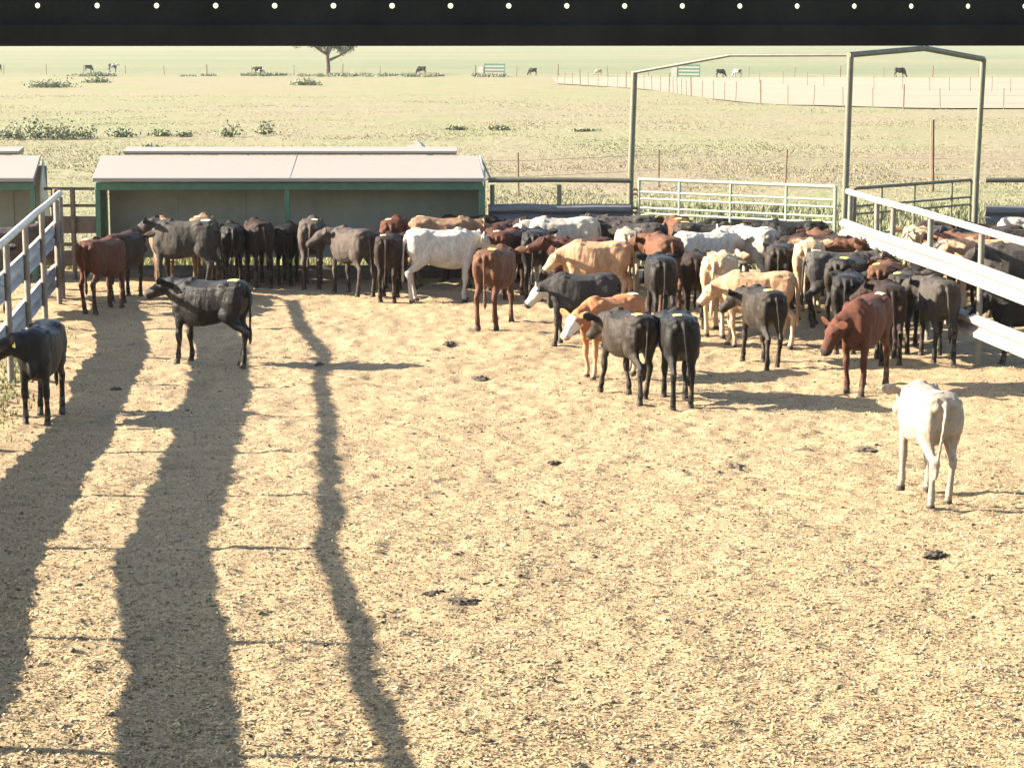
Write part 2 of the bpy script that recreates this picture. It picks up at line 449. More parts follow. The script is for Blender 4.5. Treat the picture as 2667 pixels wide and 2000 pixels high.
# ------------------------------------------------------------------ feed shelters
def shelter(x0, x1, posts, label, x0r, x1r):
    YF, YB = 38.5, 39.7
    t = empty('feed_shelter', ((x0 + x1) / 2, YF, 0), label=label, cat='feed shelter', group='roofed feed bunks along the back of the pen')
    cx = (x0 + x1) / 2
    def B(name, m, *boxes, smooth=False):
        mb = MB()
        for b in boxes: mb.box(b[0] - cx, b[1] - YF, b[2], b[3] - cx, b[4] - YF, b[5])
        o = mb.build(name, m, t, smooth)
        bv = o.modifiers.new('bevel', 'BEVEL'); bv.width = .008; bv.segments = 1
        return o
    for px in posts:
        B('post', M['shelter_green'], (px - .045, YF, -.1, px + .045, YF + .09, 1.74))
    B('front_beam', M['shelter_green'], (x0 + .03, YF - .012, 1.66, x1 - .03, YF + .11, 1.80))
    wall = empty('back_wall', (0, YB - YF, 0)); wall.parent = t
    n = int((x1 - x0) / .62); w = (x1 - x0 - .12) / n
    for i in range(n):
        xa = x0 + .06 + i * w - cx
        mb = MB().box(xa - .01, -.02 - .015 * (i % 2), .36, xa + w + .01, .02 - .015 * (i % 2), 2.02)
        mb.build('wall_panel', M['shelter_wall'], wall, False)
    # end panels
    for s, px in ((-1, x0), (1, x1)):
        mb = MB()
        out_ = .06 if x1 < -3 and s > 0 else 0
        xa = px - cx - (.02 if s > 0 else -.0) + out_; xb = xa + .02
        prof = [(.0, .45), (.0, 1.72), (YB - YF, 2.04), (YB - YF, .36)]
        mb.loft([[(xx - (.16 if out_ and k == 2 else 0), yy + .13 * (k in (0, 1)), zz + (.10 if out_ and k == 2 else 0)) for k, (yy, zz) in enumerate(prof)] for xx in (xa, xb)])
        mb.build('end_panel', M['shelter_green'] if x1 > -3 else M['rail_grey'], t, False)
    # sloping roof sheet with folded front lip
    mb = MB()
    r0, r1 = x0 - cx, x1 - cx
    ry = YB - YF + .06
    mb.loft([[(r0, -.14, 1.815), (r1, -.14, 1.815), (x1r - cx, ry, 2.15), (x0r - cx, ry, 2.15)],
             [(r0, -.14, 1.885), (r1, -.14, 1.885), (x1r - cx, ry, 2.20), (x0r - cx, ry, 2.20)]])
    roof = mb.build('roof', M['roof_white'], t, False)
    bv = roof.modifiers.new('bevel', 'BEVEL'); bv.width = .01; bv.segments = 2
    if x1 > -3:
        a = Vector((.02, -.138, 1.886)); b = Vector((.02, ry, 2.202))
        MB().tube([a, b], .006, 5).build('roof_seam', M['roof_white'], roof)
    # raised rear lid
    la, lb = x0r - cx + .4, x1r - cx - .42
    MB().box(la, ry + .02, 2.21, lb, ry + .40, 2.235).build('lid_fascia', M['roof_brown'], t, False)
    MB().loft([[(la - .02, ry, 2.237), (lb + .02, ry, 2.237), (lb + .02, ry + .45, 2.237), (la - .02, ry + .45, 2.237)],
               [(la - .02, ry, 2.275), (lb + .02, ry, 2.275), (lb + .02, ry + .45, 2.33), (la - .02, ry + .45, 2.33)]]).build('rear_lid', M['roof_white'], t, False)
    # light angle frame at the right end
    a, b, c = Vector((r1 + .0, -.14, 1.85)), Vector((x1r - cx + .02, ry, 2.19)), Vector((r1 + .12, ry - .1, 1.80))
    if x1 > -3: MB().tube([a, b], .018, 6).tube([b, c + Vector((-.03, 0, .0))], .018, 6).tube([c, a], .018, 6).build('end_frame', M['pipe_light'], t)
    # feed bunk under it
    y0 = .34
    MB().loft([[(x0 - cx + .1, yy, zz) for yy, zz in ((y0, -.2), (y0 + .62, -.2), (y0 + .62, .24), (y0 + .56, .24), (y0 + .50, .10), (y0 + .12, .10), (y0 + .06, .22), (y0, .22))],
               [(x1 - cx - .1, yy, zz) for yy, zz in ((y0, -.2), (y0 + .62, -.2), (y0 + .62, .24), (y0 + .56, .24), (y0 + .50, .10), (y0 + .12, .10), (y0 + .06, .22), (y0, .22))]]
              ).build('feed_bunk', M['concrete'], t, False)
    return t
shelter(-7.34, -.48, (-7.28, -3.95, -.54), 'long white-roofed feed shelter with dark green frame behind the pen', -7.42, -.60)
shelter(-15.2, -8.36, (-15.1, -11.7, -8.42), 'short visible end of a white-roofed feed shelter at the left edge', -15.3, -8.52)
# concrete apron below the bunks
MB().box(-15, 38.05, -.3, -.4, 39.3, .035).build('bunk_apron', M['concrete'], None, False, kind='structure')

# ------------------------------------------------------------------ pipe and guardrail fences
WB = [(0, -.18), (.02, -.165), (.085, -.135), (.09, -.10), (.085, -.065), (.015, -.02), (.0, -.0), (.015, .02), (.085, .065), (.09, .10), (.085, .135), (.02, .165), (0, .18)]
def guardrail(a, b, z, side, m, parent, mids=None, hk=1.0):
    a = Vector(a); b = Vector(b); d = (b - a).normalized(); n = Vector((-d.y, d.x, 0)) * side
    pts = mids or [(0, 0), (1, 0)]
    rings = []
    for t, dz in pts:
        c = a.lerp(b, t)
        front = [c + n * (.05 + q) + Vector((0, 0, z + dz + h * hk)) for q, h in WB]
        back = [c + n * (.05 + q - .012) + Vector((0, 0, z + dz + h * hk)) for q, h in reversed(WB)]
        rings.append(front + back)
    return MB().loft(rings).build('guard_rail', m, parent)

def pen_fence(label, a, b, post_t, side, mats, rails=(1.19, .52), top=1.79, group=None, post_m=None, top_r=.05, hk=1.0, post_top=1.74):
    a = Vector(a); b = Vector(b); L = (b - a).length
    t = empty('pipe_fence', (a.x, a.y, 0), label=label, cat='fence', group=group)
    o = Vector((a.x, a.y, 0)); a0 = a - o; b0 = b - o; d = (b0 - a0).normalized(); n = Vector((-d.y, d.x, 0)) * side
    k = max(2, int(L / 2.0)); pts = [a0.lerp(b0, i / k) + Vector((0, 0, top + .008 * math.sin(i * 2.1))) for i in range(k + 1)]
    MB().tube(pts, top_r, 12).build('top_rail', mats[0], t)
    for z in rails:
        nseg = max(1, round(L / 3.8))
        for i in range(nseg):
            u0, u1 = i / nseg, (i + 1) / nseg
            mm = [(q / 4, .012 * math.sin(5 * (u0 + (u1 - u0) * q / 4) * 3.1 + z * 3)) for q in range(5)]
            off = n * (.004 * (i % 2))
            guardrail(a0.lerp(b0, u0) + off - d * .10 * (i > 0), a0.lerp(b0, u1) + off, z, side, mats[1], t, mm, hk)
    for u in post_t:
        c = a0.lerp(b0, u)
        MB().tube([c + Vector((0, 0, -.3)), c + Vector((0, 0, .7)), c + Vector((random.uniform(-.008, .008), 0, post_top))], .042, 10).build('post', post_m or mats[0], t)
    return t

# left fence: slanted with the pen, in shade on the pen side
def lf(y): return (-.1193 * y - 3.12, y, 0)
y0, y1 = 5.0, 35.9
lp = [(y - y0) / (y1 - y0) for y in (5.9, 8.3, 10.7, 13.13, 15.6, 18.2, 20.6, 22.95, 25.4, 27.8, 30.25, 32.7, 35.2, 35.85)]
pen_fence('left pen fence of white top pipe and two guardrails running toward the camera', lf(y0), lf(y1), lp, 1, (M['pipe_light'], M['rail_grey']), top=1.80, post_m=M['fence_post'], hk=1.0)
# right fence
def rf(y): return (5.55 + (36.3 - y) * .1, y, 0)
y0, y1 = 18.0, 36.25
rp = [(y - y0) / (y1 - y0) for y in (19.3, 21.8, 24.2, 26.7, 29.15, 31.5, 33.5, 34.4, 36.1)]
pen_fence('sunlit right pen fence of cream top pipe and two white guardrails', rf(y0), rf(y1), rp, 1, (M['pipe_light'], M['rail_white']), top=1.80, post_m=M['fence_post'], hk=.88)
# back fence pieces
YB = 38.75
pen_fence('back fence piece with dark guardrail between long shelter and gateway', (-.42, YB, 0), (2.10, YB, 0), (.03, .5), -1, (M['green_pipe'], M['rail_dark']), rails=(1.22, .60), top=1.82, top_r=.045)
pen_fence('back fence piece with dark guardrail right of the gateway', (8.36, YB, 0), (14.5, YB, 0), (.4, .8), -1, (M['green_pipe'], M['rail_dark']), rails=(1.20, .58), top=1.82, top_r=.045)
# railing between the shelters
t = empty('pipe_fence', (-8.3, 38.9, 0), label='short dark rail fence filling the gap between the two shelters', cat='fence')
for z, h, m in ((1.66, .05, 'rust_post'), (1.36, .05, 'rust_post'), (1.02, .30, 'roof_brown'), (.67, .06, 'rust_post'), (.43, .26, 'roof_brown')):
    MB().box(.0, -.03, z - h / 2, .9, .03, z + h / 2).build('rail', M[m], t, False)
for x in (.18, .52):
    MB().tube([(x, -.08, -.3), (x, -.08, 1.66)], .045, 10).build('post', M['rust_post'], t)
# lone corner posts where the left fence meets the back
for x, y, h, l in ((-7.72, 37.1, 1.78, 'rusty round post standing just past the inner end of the left fence'),):
    MB().tube([(0, 0, -.3), (0, 0, h)], .055, 12).build('fence_post', M['rust_post'], None, label=l, cat='post').location = (x, y, 0)

# ------------------------------------------------------------------ gateway with overhead pipes
t = empty('gateway', (5.55, 37.5, 0), label='tall green pipe gateway of three posts joined by bent overhead pipes', cat='gateway')
o = Vector((5.55, 37.5, 0))
A, B_, C_ = Vector((2.10, 38.85, 0)), Vector((5.55, 36.5, 0)), Vector((8.22, 38.85, 0))
for p, h, ln in ((A, 3.70, .05), (B_, 4.03, .03), (C_, 3.93, .05)):
    q = p - o
    MB().tube([q + Vector((-.02, 0, -.3)), q + Vector((0, 0, 1.9)), q + Vector((ln, 0, h))], .055, 12).build('post', M['green_pipe'], t)
a = A - o + Vector((.05, 0, 3.70)); b = B_ - o + Vector((.03, 0, 4.03)); c = C_ - o + Vector((.05, 0, 3.93))
mid1 = a.lerp(b, .46) + Vector((0, 0, .16)); mid2 = b.lerp(c, .54) + Vector((0, 0, .15))
for p, q, r_ in ((a, mid1, .03), (mid1, b, .03), (b, mid2, .05), (mid2, c, .05)):
    MB().tube([p - (q - p).normalized() * .05, q], r_, 10).build('overhead_pipe', M['green_pipe'], t)

# ------------------------------------------------------------------ gates
def gate(label, a, b, z0, z1, rails, ups, m, wide=(), r_=.025):
    a = Vector(a); b = Vector(b); d = b - a
    t = empty('gate', a, label=label, cat='gate')
    P = lambda u, z: d * u + Vector((0, 0, z))
    MB().tube([P(0, z1), P(1, z1)], r_ * 1.15, 10).build('top_rail', m, t)
    MB().tube([P(0, z0), P(1, z0)], r_, 10).build('bottom_rail', m, t)
    for i, z in enumerate(rails):
        if i in wide:
            n = Vector((-d.y, d.x, 0)).normalized() * .03
            r0 = [P(0, z - .055) - n * .3, P(0, z - .02) + n * .4, P(0, z + .02) + n * .4, P(0, z + .055) - n * .3]
            r1 = [q + d for q in r0]
            MB().loft([r0, r1]).build('rail', m, t)
        else:
            MB().tube([P(0, z), P(1, z)], r_ * .75, 8).build('rail', m, t)
    for u in ups:
        MB().tube([P(u, z0), P(u, z1)], r_ * (1.1 if u in (0, 1) else .9), 8).build('upright', m, t)
    return t
g1 = gate('pale green pipe gate closing the gateway behind the herd', (2.24, 38.7, 0), (5.42, 36.75, 0), .28, 1.84,
     (1.62, 1.50, 1.34, 1.24, 1.05, .85, .60), (0, .215, .48, .76, 1), M['gate_green'], r_=.028)
for z in (.45, .62, 1.25, 1.33, 1.58, 1.66):
    MB().tube([(-.12, 0, z), (.0, 0, z)], .022, 8).build('hinge', M['rust_post'], g1)
gate('dark pipe gate slanting behind the right fence', (5.72, 36.55, 0), (8.08, 38.65, 0), .35, 1.83,
     (1.53, 1.40, 1.05, .92, .62), (0, .22, .5, .83, 1), M['gate_dark'])

# small cone lidded bin behind the shelter
t = empty('feed_bin', (-1.83, 42.2, 0), label='white pointed lid of a feed bin peeking over the shelter roof', cat='feed bin')
MB().loft([[(.36 * math.cos(q), .36 * math.sin(q), z) for q in [k * math.pi / 8 for k in range(16)]] for z in (0, 1.98)]).build('bin_body', M['rail_grey'], t)
MB().loft([[(r_ * math.cos(q + .6), r_ * math.sin(q + .6), z) for q in [k * math.pi / 2 for k in range(4)]] for r_, z in ((.46, 1.97), (.40, 2.05), (.12, 2.31), (.02, 2.34))]).build('pointed_lid', M['rail_white'], t, False)

# ------------------------------------------------------------------ wire fences in the pasture
def wire_fence(label, pts, h, r_, m, thick=(), wires=(), hs=None):
    t = empty('wire_fence', (pts[0][0], pts[0][1], gz(*pts[0])), label=label, cat='fence')
    o = Vector(t.location)
    tops = []
    base = {}
    for i, (x, y) in enumerate(pts):
        z = gz(x, y)
        hh = (hs[i] if hs else h) * random.uniform(.93, 1.06); rr = r_ * (1.8 if i in thick else 1)
        lx = random.uniform(-.05, .05)
        key = (i in thick)
        if key not in base:
            base[key] = MB().tube([(0, 0, -.2), (0, 0, 1)], rr, 6).mesh('post', m, True)
        ob = add('post', base[key], t, loc=(x - o.x, y - o.y, z - o.z), rot=(0, lx, 0)); ob.scale = (1, 1, hh * (1.15 if key else 1))
        tops.append(Vector((x, y, z)) - o)
    for wz in wires:
        MB().tube([q + Vector((0, 0, wz)) for q in tops], .006, 4).build('wire', M['bright_wire'], t)
    return t
wire_fence('wire fence on steel posts just behind the pens', [(-18.5, 62), (-14.8, 62.4), (-11.0, 61.5), (-7.4, 62), (-3.6, 61.6), (.18, 61.4), (4.34, 65.0), (7.94, 63.8), (12.01, 62.7), (15.8, 62)],
           1.2, .035, M['wood_post'], thick=(8,), wires=(.5, .95), hs=[1.1, 1.1, 1.2, 1.25, 1.1, 1.2, 1.1, 1.2, 1.75, 1.2])
fb = []
for (xa, ya), (xb, yb) in zip(FB[:-1] , FB[1:]):
    n = max(1, round(math.hypot(xb - xa, yb - ya) / 3.2)) if ya > 185 else (2 if math.hypot(xb - xa, yb - ya) > 6 else 1)
    fb += [(xa + (xb - xa) * k / n, ya + (yb - ya) * k / n) for k in range(n)]
fb += [FB[-1], (38.5, 145.2), (41, 145.2)]
wire_fence('curving wire fence on the near edge of the pinkish paddock', fb, 1.42, .03, M['wood_post'], thick=tuple(range(3, 60, 5)), wires=(.4, .9, 1.3))
wire_fence('farther wire fence crossing the pinkish paddock', [(27.5, 246), (29.4, 240), (31.0, 232), (31.9, 226), (33.3, 218), (34.7, 211.8), (36.6, 207), (38.4, 203), (39.8, 201), (41.3, 199), (43, 198), (44.4, 196.7), (46.4, 195)],
           1.4, .03, M['wood_post'], wires=(.6, 1.2))
ff = [(x + random.uniform(-.6, .6), 306 - x * .18) for x in np.arange(-80, 84, 6.2)]
wire_fence('farthest wire fence before the bright green pasture', ff, 1.35, .05, M['wood_post'], thick=(6, 9, 12, 14, 20, 22), wires=(.5, 1.0))

def far_gate(x, y, label):
    z = gz(x, y)
    t = empty('striped_gate', (x, y, z), label=label, cat='gate', group='striped gates in the far fence')
    t.rotation_euler = (0, 0, R(-22))
    for i in range(4):
        MB().box(-1.45, -.05, .12 + i * .46, 1.45, .05, .34 + i * .46).build('dark_rail', M['shelter_green'], t, False)
    for i in range(3):
        MB().box(-1.45, -.02, .345 + i * .46, 1.45, .02, .575 + i * .46).build('pale_panel', M['rail_white'], t, False)
    for s in (-1.5, 1.5): MB().tube([(s, 0, -.2), (s, 0, 1.75)], .06, 8).build('post', M['shelter_green'], t)
    MB().box(-2.35, -.1, .1, -1.62, .1, 1.3).build('white_board', M['rail_white'], t, False)
far_gate(-2.4, 303, 'green and white striped gate in the far fence, left of the gateway posts')
far_gate(23.4, 293, 'green and white striped gate in the far fence seen under the overhead pipe')

# ------------------------------------------------------------------ vegetation
def tufts(name, x, y, z, h, w, cols, blades=3, **k):
    n = len(x); xx = np.repeat(x, blades); yy = np.repeat(y, blades); zz = np.repeat(z, blades); hh = np.repeat(h, blades) * (rng.random(n * blades) * .6 + .55); ww = np.repeat(w, blades)
    a = rng.random(n * blades) * 6.283; lean = rng.random(n * blades) * .9
    dx, dy = np.cos(a), np.sin(a)
    xx = xx + dx * ww * .6; yy = yy + dy * ww * .6
    p0 = np.stack([xx - dy * ww * .3, yy + dx * ww * .3, zz], 1); p1 = np.stack([xx + dy * ww * .3, yy - dx * ww * .3, zz], 1)
    t2 = np.stack([xx + dx * lean * hh, yy + dy * lean * hh, zz + hh], 1)
    v = np.stack([p0, p1, t2], 1).reshape(-1, 3)
    me = fast_mesh(name, v, np.arange(len(v)).reshape(-1, 3)); set_tint(me, np.repeat(cols, blades, 0), 3)
    me.materials.append(M['grass'])
    return add(name, me, **k)
n = 110000
y = 1 / (1 / 190 + rng.random(n) * (1 / 40.6 - 1 / 190)); x = (rng.random(n) - .5) * (y * .5 + 2)
dens = vnoise(x * .35, y * .18, 31) + .5 * vnoise(x * 1.3, y * .7, 32)
k_ = dens > -.25; x, y, dens = x[k_], y[k_], dens[k_]; n = len(x)
dry = palette(n, [(.165, .145, .085), (.195, .172, .105), (.225, .195, .125)]); grn = palette(n, [(.135, .148, .072), (.185, .19, .10)])
w_ = np.clip((vnoise(x * .12, y * .06, 33) + .10) * 4, 0, 1)[:, None]
tufts('dry_grass', x, y, field_z(y) - .02, rng.random(n) * .06 + .02, np.full(n, .03) + y * .0004, dry * (1 - w_) + grn * w_, kind='stuff')
# green rank growth behind the gates and back fence
n = 12000
x = rng.random(n) * 13 + .8; y = 40.5 + rng.random(n) * 16
k_ = vnoise(x * .7, y * .5, 77) + rng.random(n) * .5 > -.05; x, y = x[k_], y[k_]; n = len(x)
tufts('rank_green_grass', x, y, field_z(y), rng.random(n) * .18 + .06, np.full(n, .08), palette(n, [(.125, .135, .07), (.165, .168, .092), (.205, .195, .118)]), 4, kind='stuff')
n = 1500
x = -9 + rng.random(n) * 8.5; y = 40.3 + rng.random(n) * 3
tufts('grass_behind_shelter', x, y, field_z(y), rng.random(n) * .22 + .1, np.full(n, .06), palette(n, [(0.112, 0.134, 0.045), (0.213, 0.213, 0.090), (0.280, 0.246, 0.123)]), 4, kind='stuff')
n = 700
y = 23 + rng.random(n) * 10; x = -.1193 * y - 3.2 + rng.normal(0, .22, n)
tufts('fence_line_grass', x, y, pen_z(x, y), rng.random(n) * .07 + .03, np.full(n, .03), palette(n, [(0.067, 0.095, 0.028), (0.168, 0.185, 0.067)]), 4, kind='stuff')

def weed(x, y, s, wd, label, thistle=False, n=None):
    z = gz(x, y); n = n or int(260 * wd)
    u = rng.normal(0, .33, (n, 3)); u = u / np.maximum(1, np.linalg.norm(u, axis=1, keepdims=True))
    lump = .65 + .5 * np.abs(vnoise(u[:, 0] * 3 + x, u[:, 1] * 3 + y, 41)) * 2
    px = u[:, 0] * wd; py = u[:, 1] * wd * .6; pz = (np.abs(u[:, 2]) * 1.25 + .06) * s * lump
    c = np.stack([px, py, pz], 1)
    r_ = .055 * (y / 100) ** .5 * (1.2 if thistle else 1)
    a = rng.normal(0, 1, (n, 3)); a /= np.linalg.norm(a, axis=1, keepdims=True)
    b = np.cross(a, rng.normal(0, 1, (n, 3))); b /= np.linalg.norm(b, axis=1, keepdims=True)
    L = r_ * (1 + rng.random((n, 1))); Wd = L * .5
    v = np.stack([c - a * L, c + b * Wd, c + a * L, c - b * Wd], 1).reshape(-1, 3)
    t = empty('weed_clump', (x, y, z), label=label, cat='weed', group='weed clumps in the pasture')
    me = fast_mesh('foliage', v, np.arange(4 * n).reshape(-1, 4))
    set_tint(me, palette(n, [(.10, .115, .065), (.15, .17, .098), (.21, .22, .145)]), 4); me.materials.append(M['grass'])
    add('foliage', me, t, kind='stuff')
    for i in range(3):
        q_ = Vector((random.uniform(-.4, .4) * wd, random.uniform(-.2, .2) * wd, 0))
        MB().tube([q_, q_ + Vector((random.uniform(-.08, .08), 0, s * .75))], .012, 5).build('stem', M['weed_stem'], t)
    return t
M['weed_stem'] = paint('weed_stem', (0.134, 0.134, 0.067), (0.090, 0.090, 0.045), .9, 0, 8)
for x, y, s, wd, l in [
    (-22.6, 99, .75, 1.3, 'grey-green weed clump at the left picture edge'),
    (-21.3, 98.4, .95, 1.3, 'tallest part of the weed bank at left'),
    (-20.2, 98, .85, 1.3, 'broad weed clump in the middle of the left bank'),
    (-19.3, 99, .6, 1.0, 'dark-footed weed clump ending the left bank'),
    (-17.8, 100.7, .55, .9, 'loose weed clump right of the left bank'),
    (-16.2, 101.7, .4, .8, 'low weed clump between the bank and the two thistles'),
    (-15.0, 101, .32, .5, 'smallest low weed left of the two thistles'),
    (-12.96, 101, .75, .75, 'dark thistle-like weed, left one of two above the shelter'),
    (-11.5, 103.3, .85, .65, 'thistle-like weed, right one of two above the shelter'),
    (-14.4, 88, .3, .6, 'grey weed just above the shelter roof'),
    (-46.2, 221, .9, 3.2, 'weed patch at far left below the distant cattle'),
    (-47.3, 252, .7, 2.2, 'small weed streak below the far black and white cow'),
    (-21.9, 234, .7, 2.2, 'low weed streak beneath the far tree'),
    (-.6, 110, .20, .8, 'low green weed patch above the pointed bin lid, right side'),
    (3.5, 107, .20, .9, 'low green weed patch left of the tall gateway post'),
    (-57, 303, .6, 4.0, 'weed bank near the far left cattle'),
    (4.2, 47, .35, .8, 'small weed behind the back fence'),
    (-2.8, 110, .18, .7, 'faint weed streak left of the low green patch')]:
    weed(x, y, s, wd, l)
x = -52; v_ = []
n = 9000
xw = rng.random(n) * 52 - 50; yw = 303 - xw * .1 + rng.normal(0, 2.5, n)
kk = (vnoise(xw * .25, yw * .1, 51) + .6 * vnoise(xw * .9, yw * .2, 52)) > .10; xw, yw = xw[kk], yw[kk]; n = len(xw)
tufts('far_weed_bank', xw, yw, field_z(yw), rng.random(n) * .40 + .15, np.full(n, .28), palette(n, [(0.095, 0.112, 0.067), (0.151, 0.168, 0.101), (0.213, 0.224, 0.146)]), 3, kind='stuff')

# the lone tree
tx, ty = -26.5, 318; tz = gz(tx, ty)
t = empty('tree', (tx, ty, tz), label='lone spreading tree in the far pasture, its top hidden by the beam', cat='tree')
MB().tube([(0, 0, -.3), (.05, 0, 1.2), (-.05, 0, 2.4), (.0, 0, 3.2)], .40, 10, .27).build('trunk', M['bark'], t)
tips = []
for a, l, el, z0, r_ in [(.1, 3.9, .48, 1.9, .22), (3.3, 3.6, .62, 2.8, .24), (2.2, 3.4, .8, 2.9, .2), (5.2, 3.2, .7, 2.6, .18), (1.3, 3.0, 1.2, 3.0, .25), (4.2, 3.6, .55, 2.7, .17)]:
    d = Vector((math.cos(a) * math.cos(el), math.sin(a) * math.cos(el), math.sin(el)))
    p0 = Vector((0, 0, z0)); p1 = p0 + d * l * .5 + Vector((0, 0, -.15)); p2 = p0 + d * l
    MB().tube([p0, p1, p2], r_, 7, r_ * .35).build('limb', M['bark'], t)
    tips += [p2, p1 + Vector((0, 0, .7))]
    for s in (-1, 1):
        q = p1 + Vector((random.uniform(-.9, .9), random.uniform(-.9, .9), random.uniform(.5, 1.3)))
        MB().tube([p1, q], r_ * .4, 5, r_ * .15).build('limb', M['bark'], t); tips.append(q)
cl = []
for p in tips:
    for _ in range(3):
        cl.append(p + Vector((random.gauss(0, .8), random.gauss(0, .8), random.gauss(.25, .42))))
cl += [Vector((random.uniform(-5.6, 4.2), random.uniform(-3, 3), random.uniform(3.9, 7.2))) for _ in range(34)]
n = 9000
ci = rng.integers(0, len(cl), n); C0 = np.array([c[:] for c in cl])[ci] + rng.normal(0, .30, (n, 3))
a = rng.normal(0, 1, (n, 3)); a /= np.linalg.norm(a, axis=1, keepdims=True); b = np.cross(a, rng.normal(0, 1, (n, 3))); b /= np.linalg.norm(b, axis=1, keepdims=True)
v = np.stack([C0 - a * .13, C0 + b * .07, C0 + a * .13, C0 - b * .07], 1).reshape(-1, 3)
me = fast_mesh('crown', v, np.arange(4 * n).reshape(-1, 4)); set_tint(me, palette(n, [(0.056, 0.067, 0.034), (0.095, 0.112, 0.056), (0.151, 0.168, 0.095)]), 4); me.materials.append(M['grass'])
add('crown', me, t)

# ------------------------------------------------------------------ punched steel beam in front of the camera
p0 = Vector((-.3963, 1.855, 4.4218)); p1 = Vector((.3910, 1.903, 4.4234)); d = (p1 - p0) / 16
ang = math.atan2(d.y, d.x)
t = empty('punched_beam', (p0.x, p0.y, p0.z), ang, label='steel beam, barn shade put into its dark colour, with a row of small round holes across the top of the view', cat='beam')
st = Vector((d.x, d.y, 0)).length
mb = MB(); K0, K1 = -22, 40; rad = .0023; hs = st / 2; zt, zb = .0135, -.0160
for th in (0.0, .003):
    base = len(mb.v)
for k in range(K0, K1):
    cx = k * st
    ring = [(math.cos(q), math.sin(q)) for q in [2 * math.pi * j / 24 for j in range(24)]]
    def sq(c, s):
        m_ = max(abs(c), abs(s)); x_, y_ = c / m_, s / m_
        return cx + x_ * hs, (y_ * zt if y_ > 0 else -y_ * zb)
    for side, yy in ((0, 0.0), (1, .004)):
        b0 = len(mb.v)
        mb.v += [(cx + rad * c, yy, rad * s) for c, s in ring] + [(sq(c, s)[0], yy, sq(c, s)[1]) for c, s in ring]
        mb.f += [(b0 + j, b0 + (j + 1) % 24, b0 + 24 + (j + 1) % 24, b0 + 24 + j) for j in range(24)]
    b1 = len(mb.v) - 96
    mb.f += [(b1 + j, b1 + (j + 1) % 24, b1 + 48 + (j + 1) % 24, b1 + 48 + j) for j in range(24)]
x0, x1 = (K0 - .5) * st, (K1 - .5) * st
web = mb.build('punched_web', M['beam_shaded'], t, False)
MB().box(x0, -.004, zt, x1, .05, .20).build('upper_flange', M['beam_shaded'], t, False)
MB().box(x0, -.006, -.0335, x1, .055, zb).build('lower_flange', M['beam_brown_shaded'], t, False)
for xx in (x0 - .06, x1):
    MB().box(xx, -.02, -p0.z, xx + .06, .06, .22).build('post', M['beam_shaded'], t, False)

# ------------------------------------------------------------------ cattle
def ring(c, t, up, rv, rh, n=14, e=1.0):
    """elliptical ring across direction t; rv vertical-ish radius, rh sideways radius"""
    t = t.normalized(); s = t.cross(up)
    s = s.normalized() if s.length > 1e-4 else Vector((0, 1, 0))
    u = s.cross(t).normalized()
    out = []
    for k in range(n):
        q = 2 * math.pi * k / n
        a, b = math.cos(q), math.sin(q)
        out.append(c + s * rh * (abs(a) ** e) * (1 if a > 0 else -1) + u * rv * (abs(b) ** e) * (1 if b > 0 else -1))
    return out

def path_loft(mb, stations, up=Vector((0, 0, 1)), n=14):
    P = [Vector(s[0]) for s in stations]
    rings = []
    for i, s in enumerate(stations):
        t = P[min(i + 1, len(P) - 1)] - P[max(i - 1, 0)]
        rings.append(ring(P[i], t, up, s[1], s[2], n))
    t0 = (P[1] - P[0]).normalized(); t1 = (P[-1] - P[-2]).normalized()
    a, b = stations[0], stations[-1]
    rings = [ring(P[0] - t0 * min(a[1], a[2]) * .45, P[1] - P[0], up, a[1] * .55, a[2] * .55, n)] + rings + [ring(P[-1] + t1 * min(b[1], b[2]) * .45, P[-1] - P[-2], up, b[1] * .55, b[2] * .55, n)]
    mb.loft(rings)

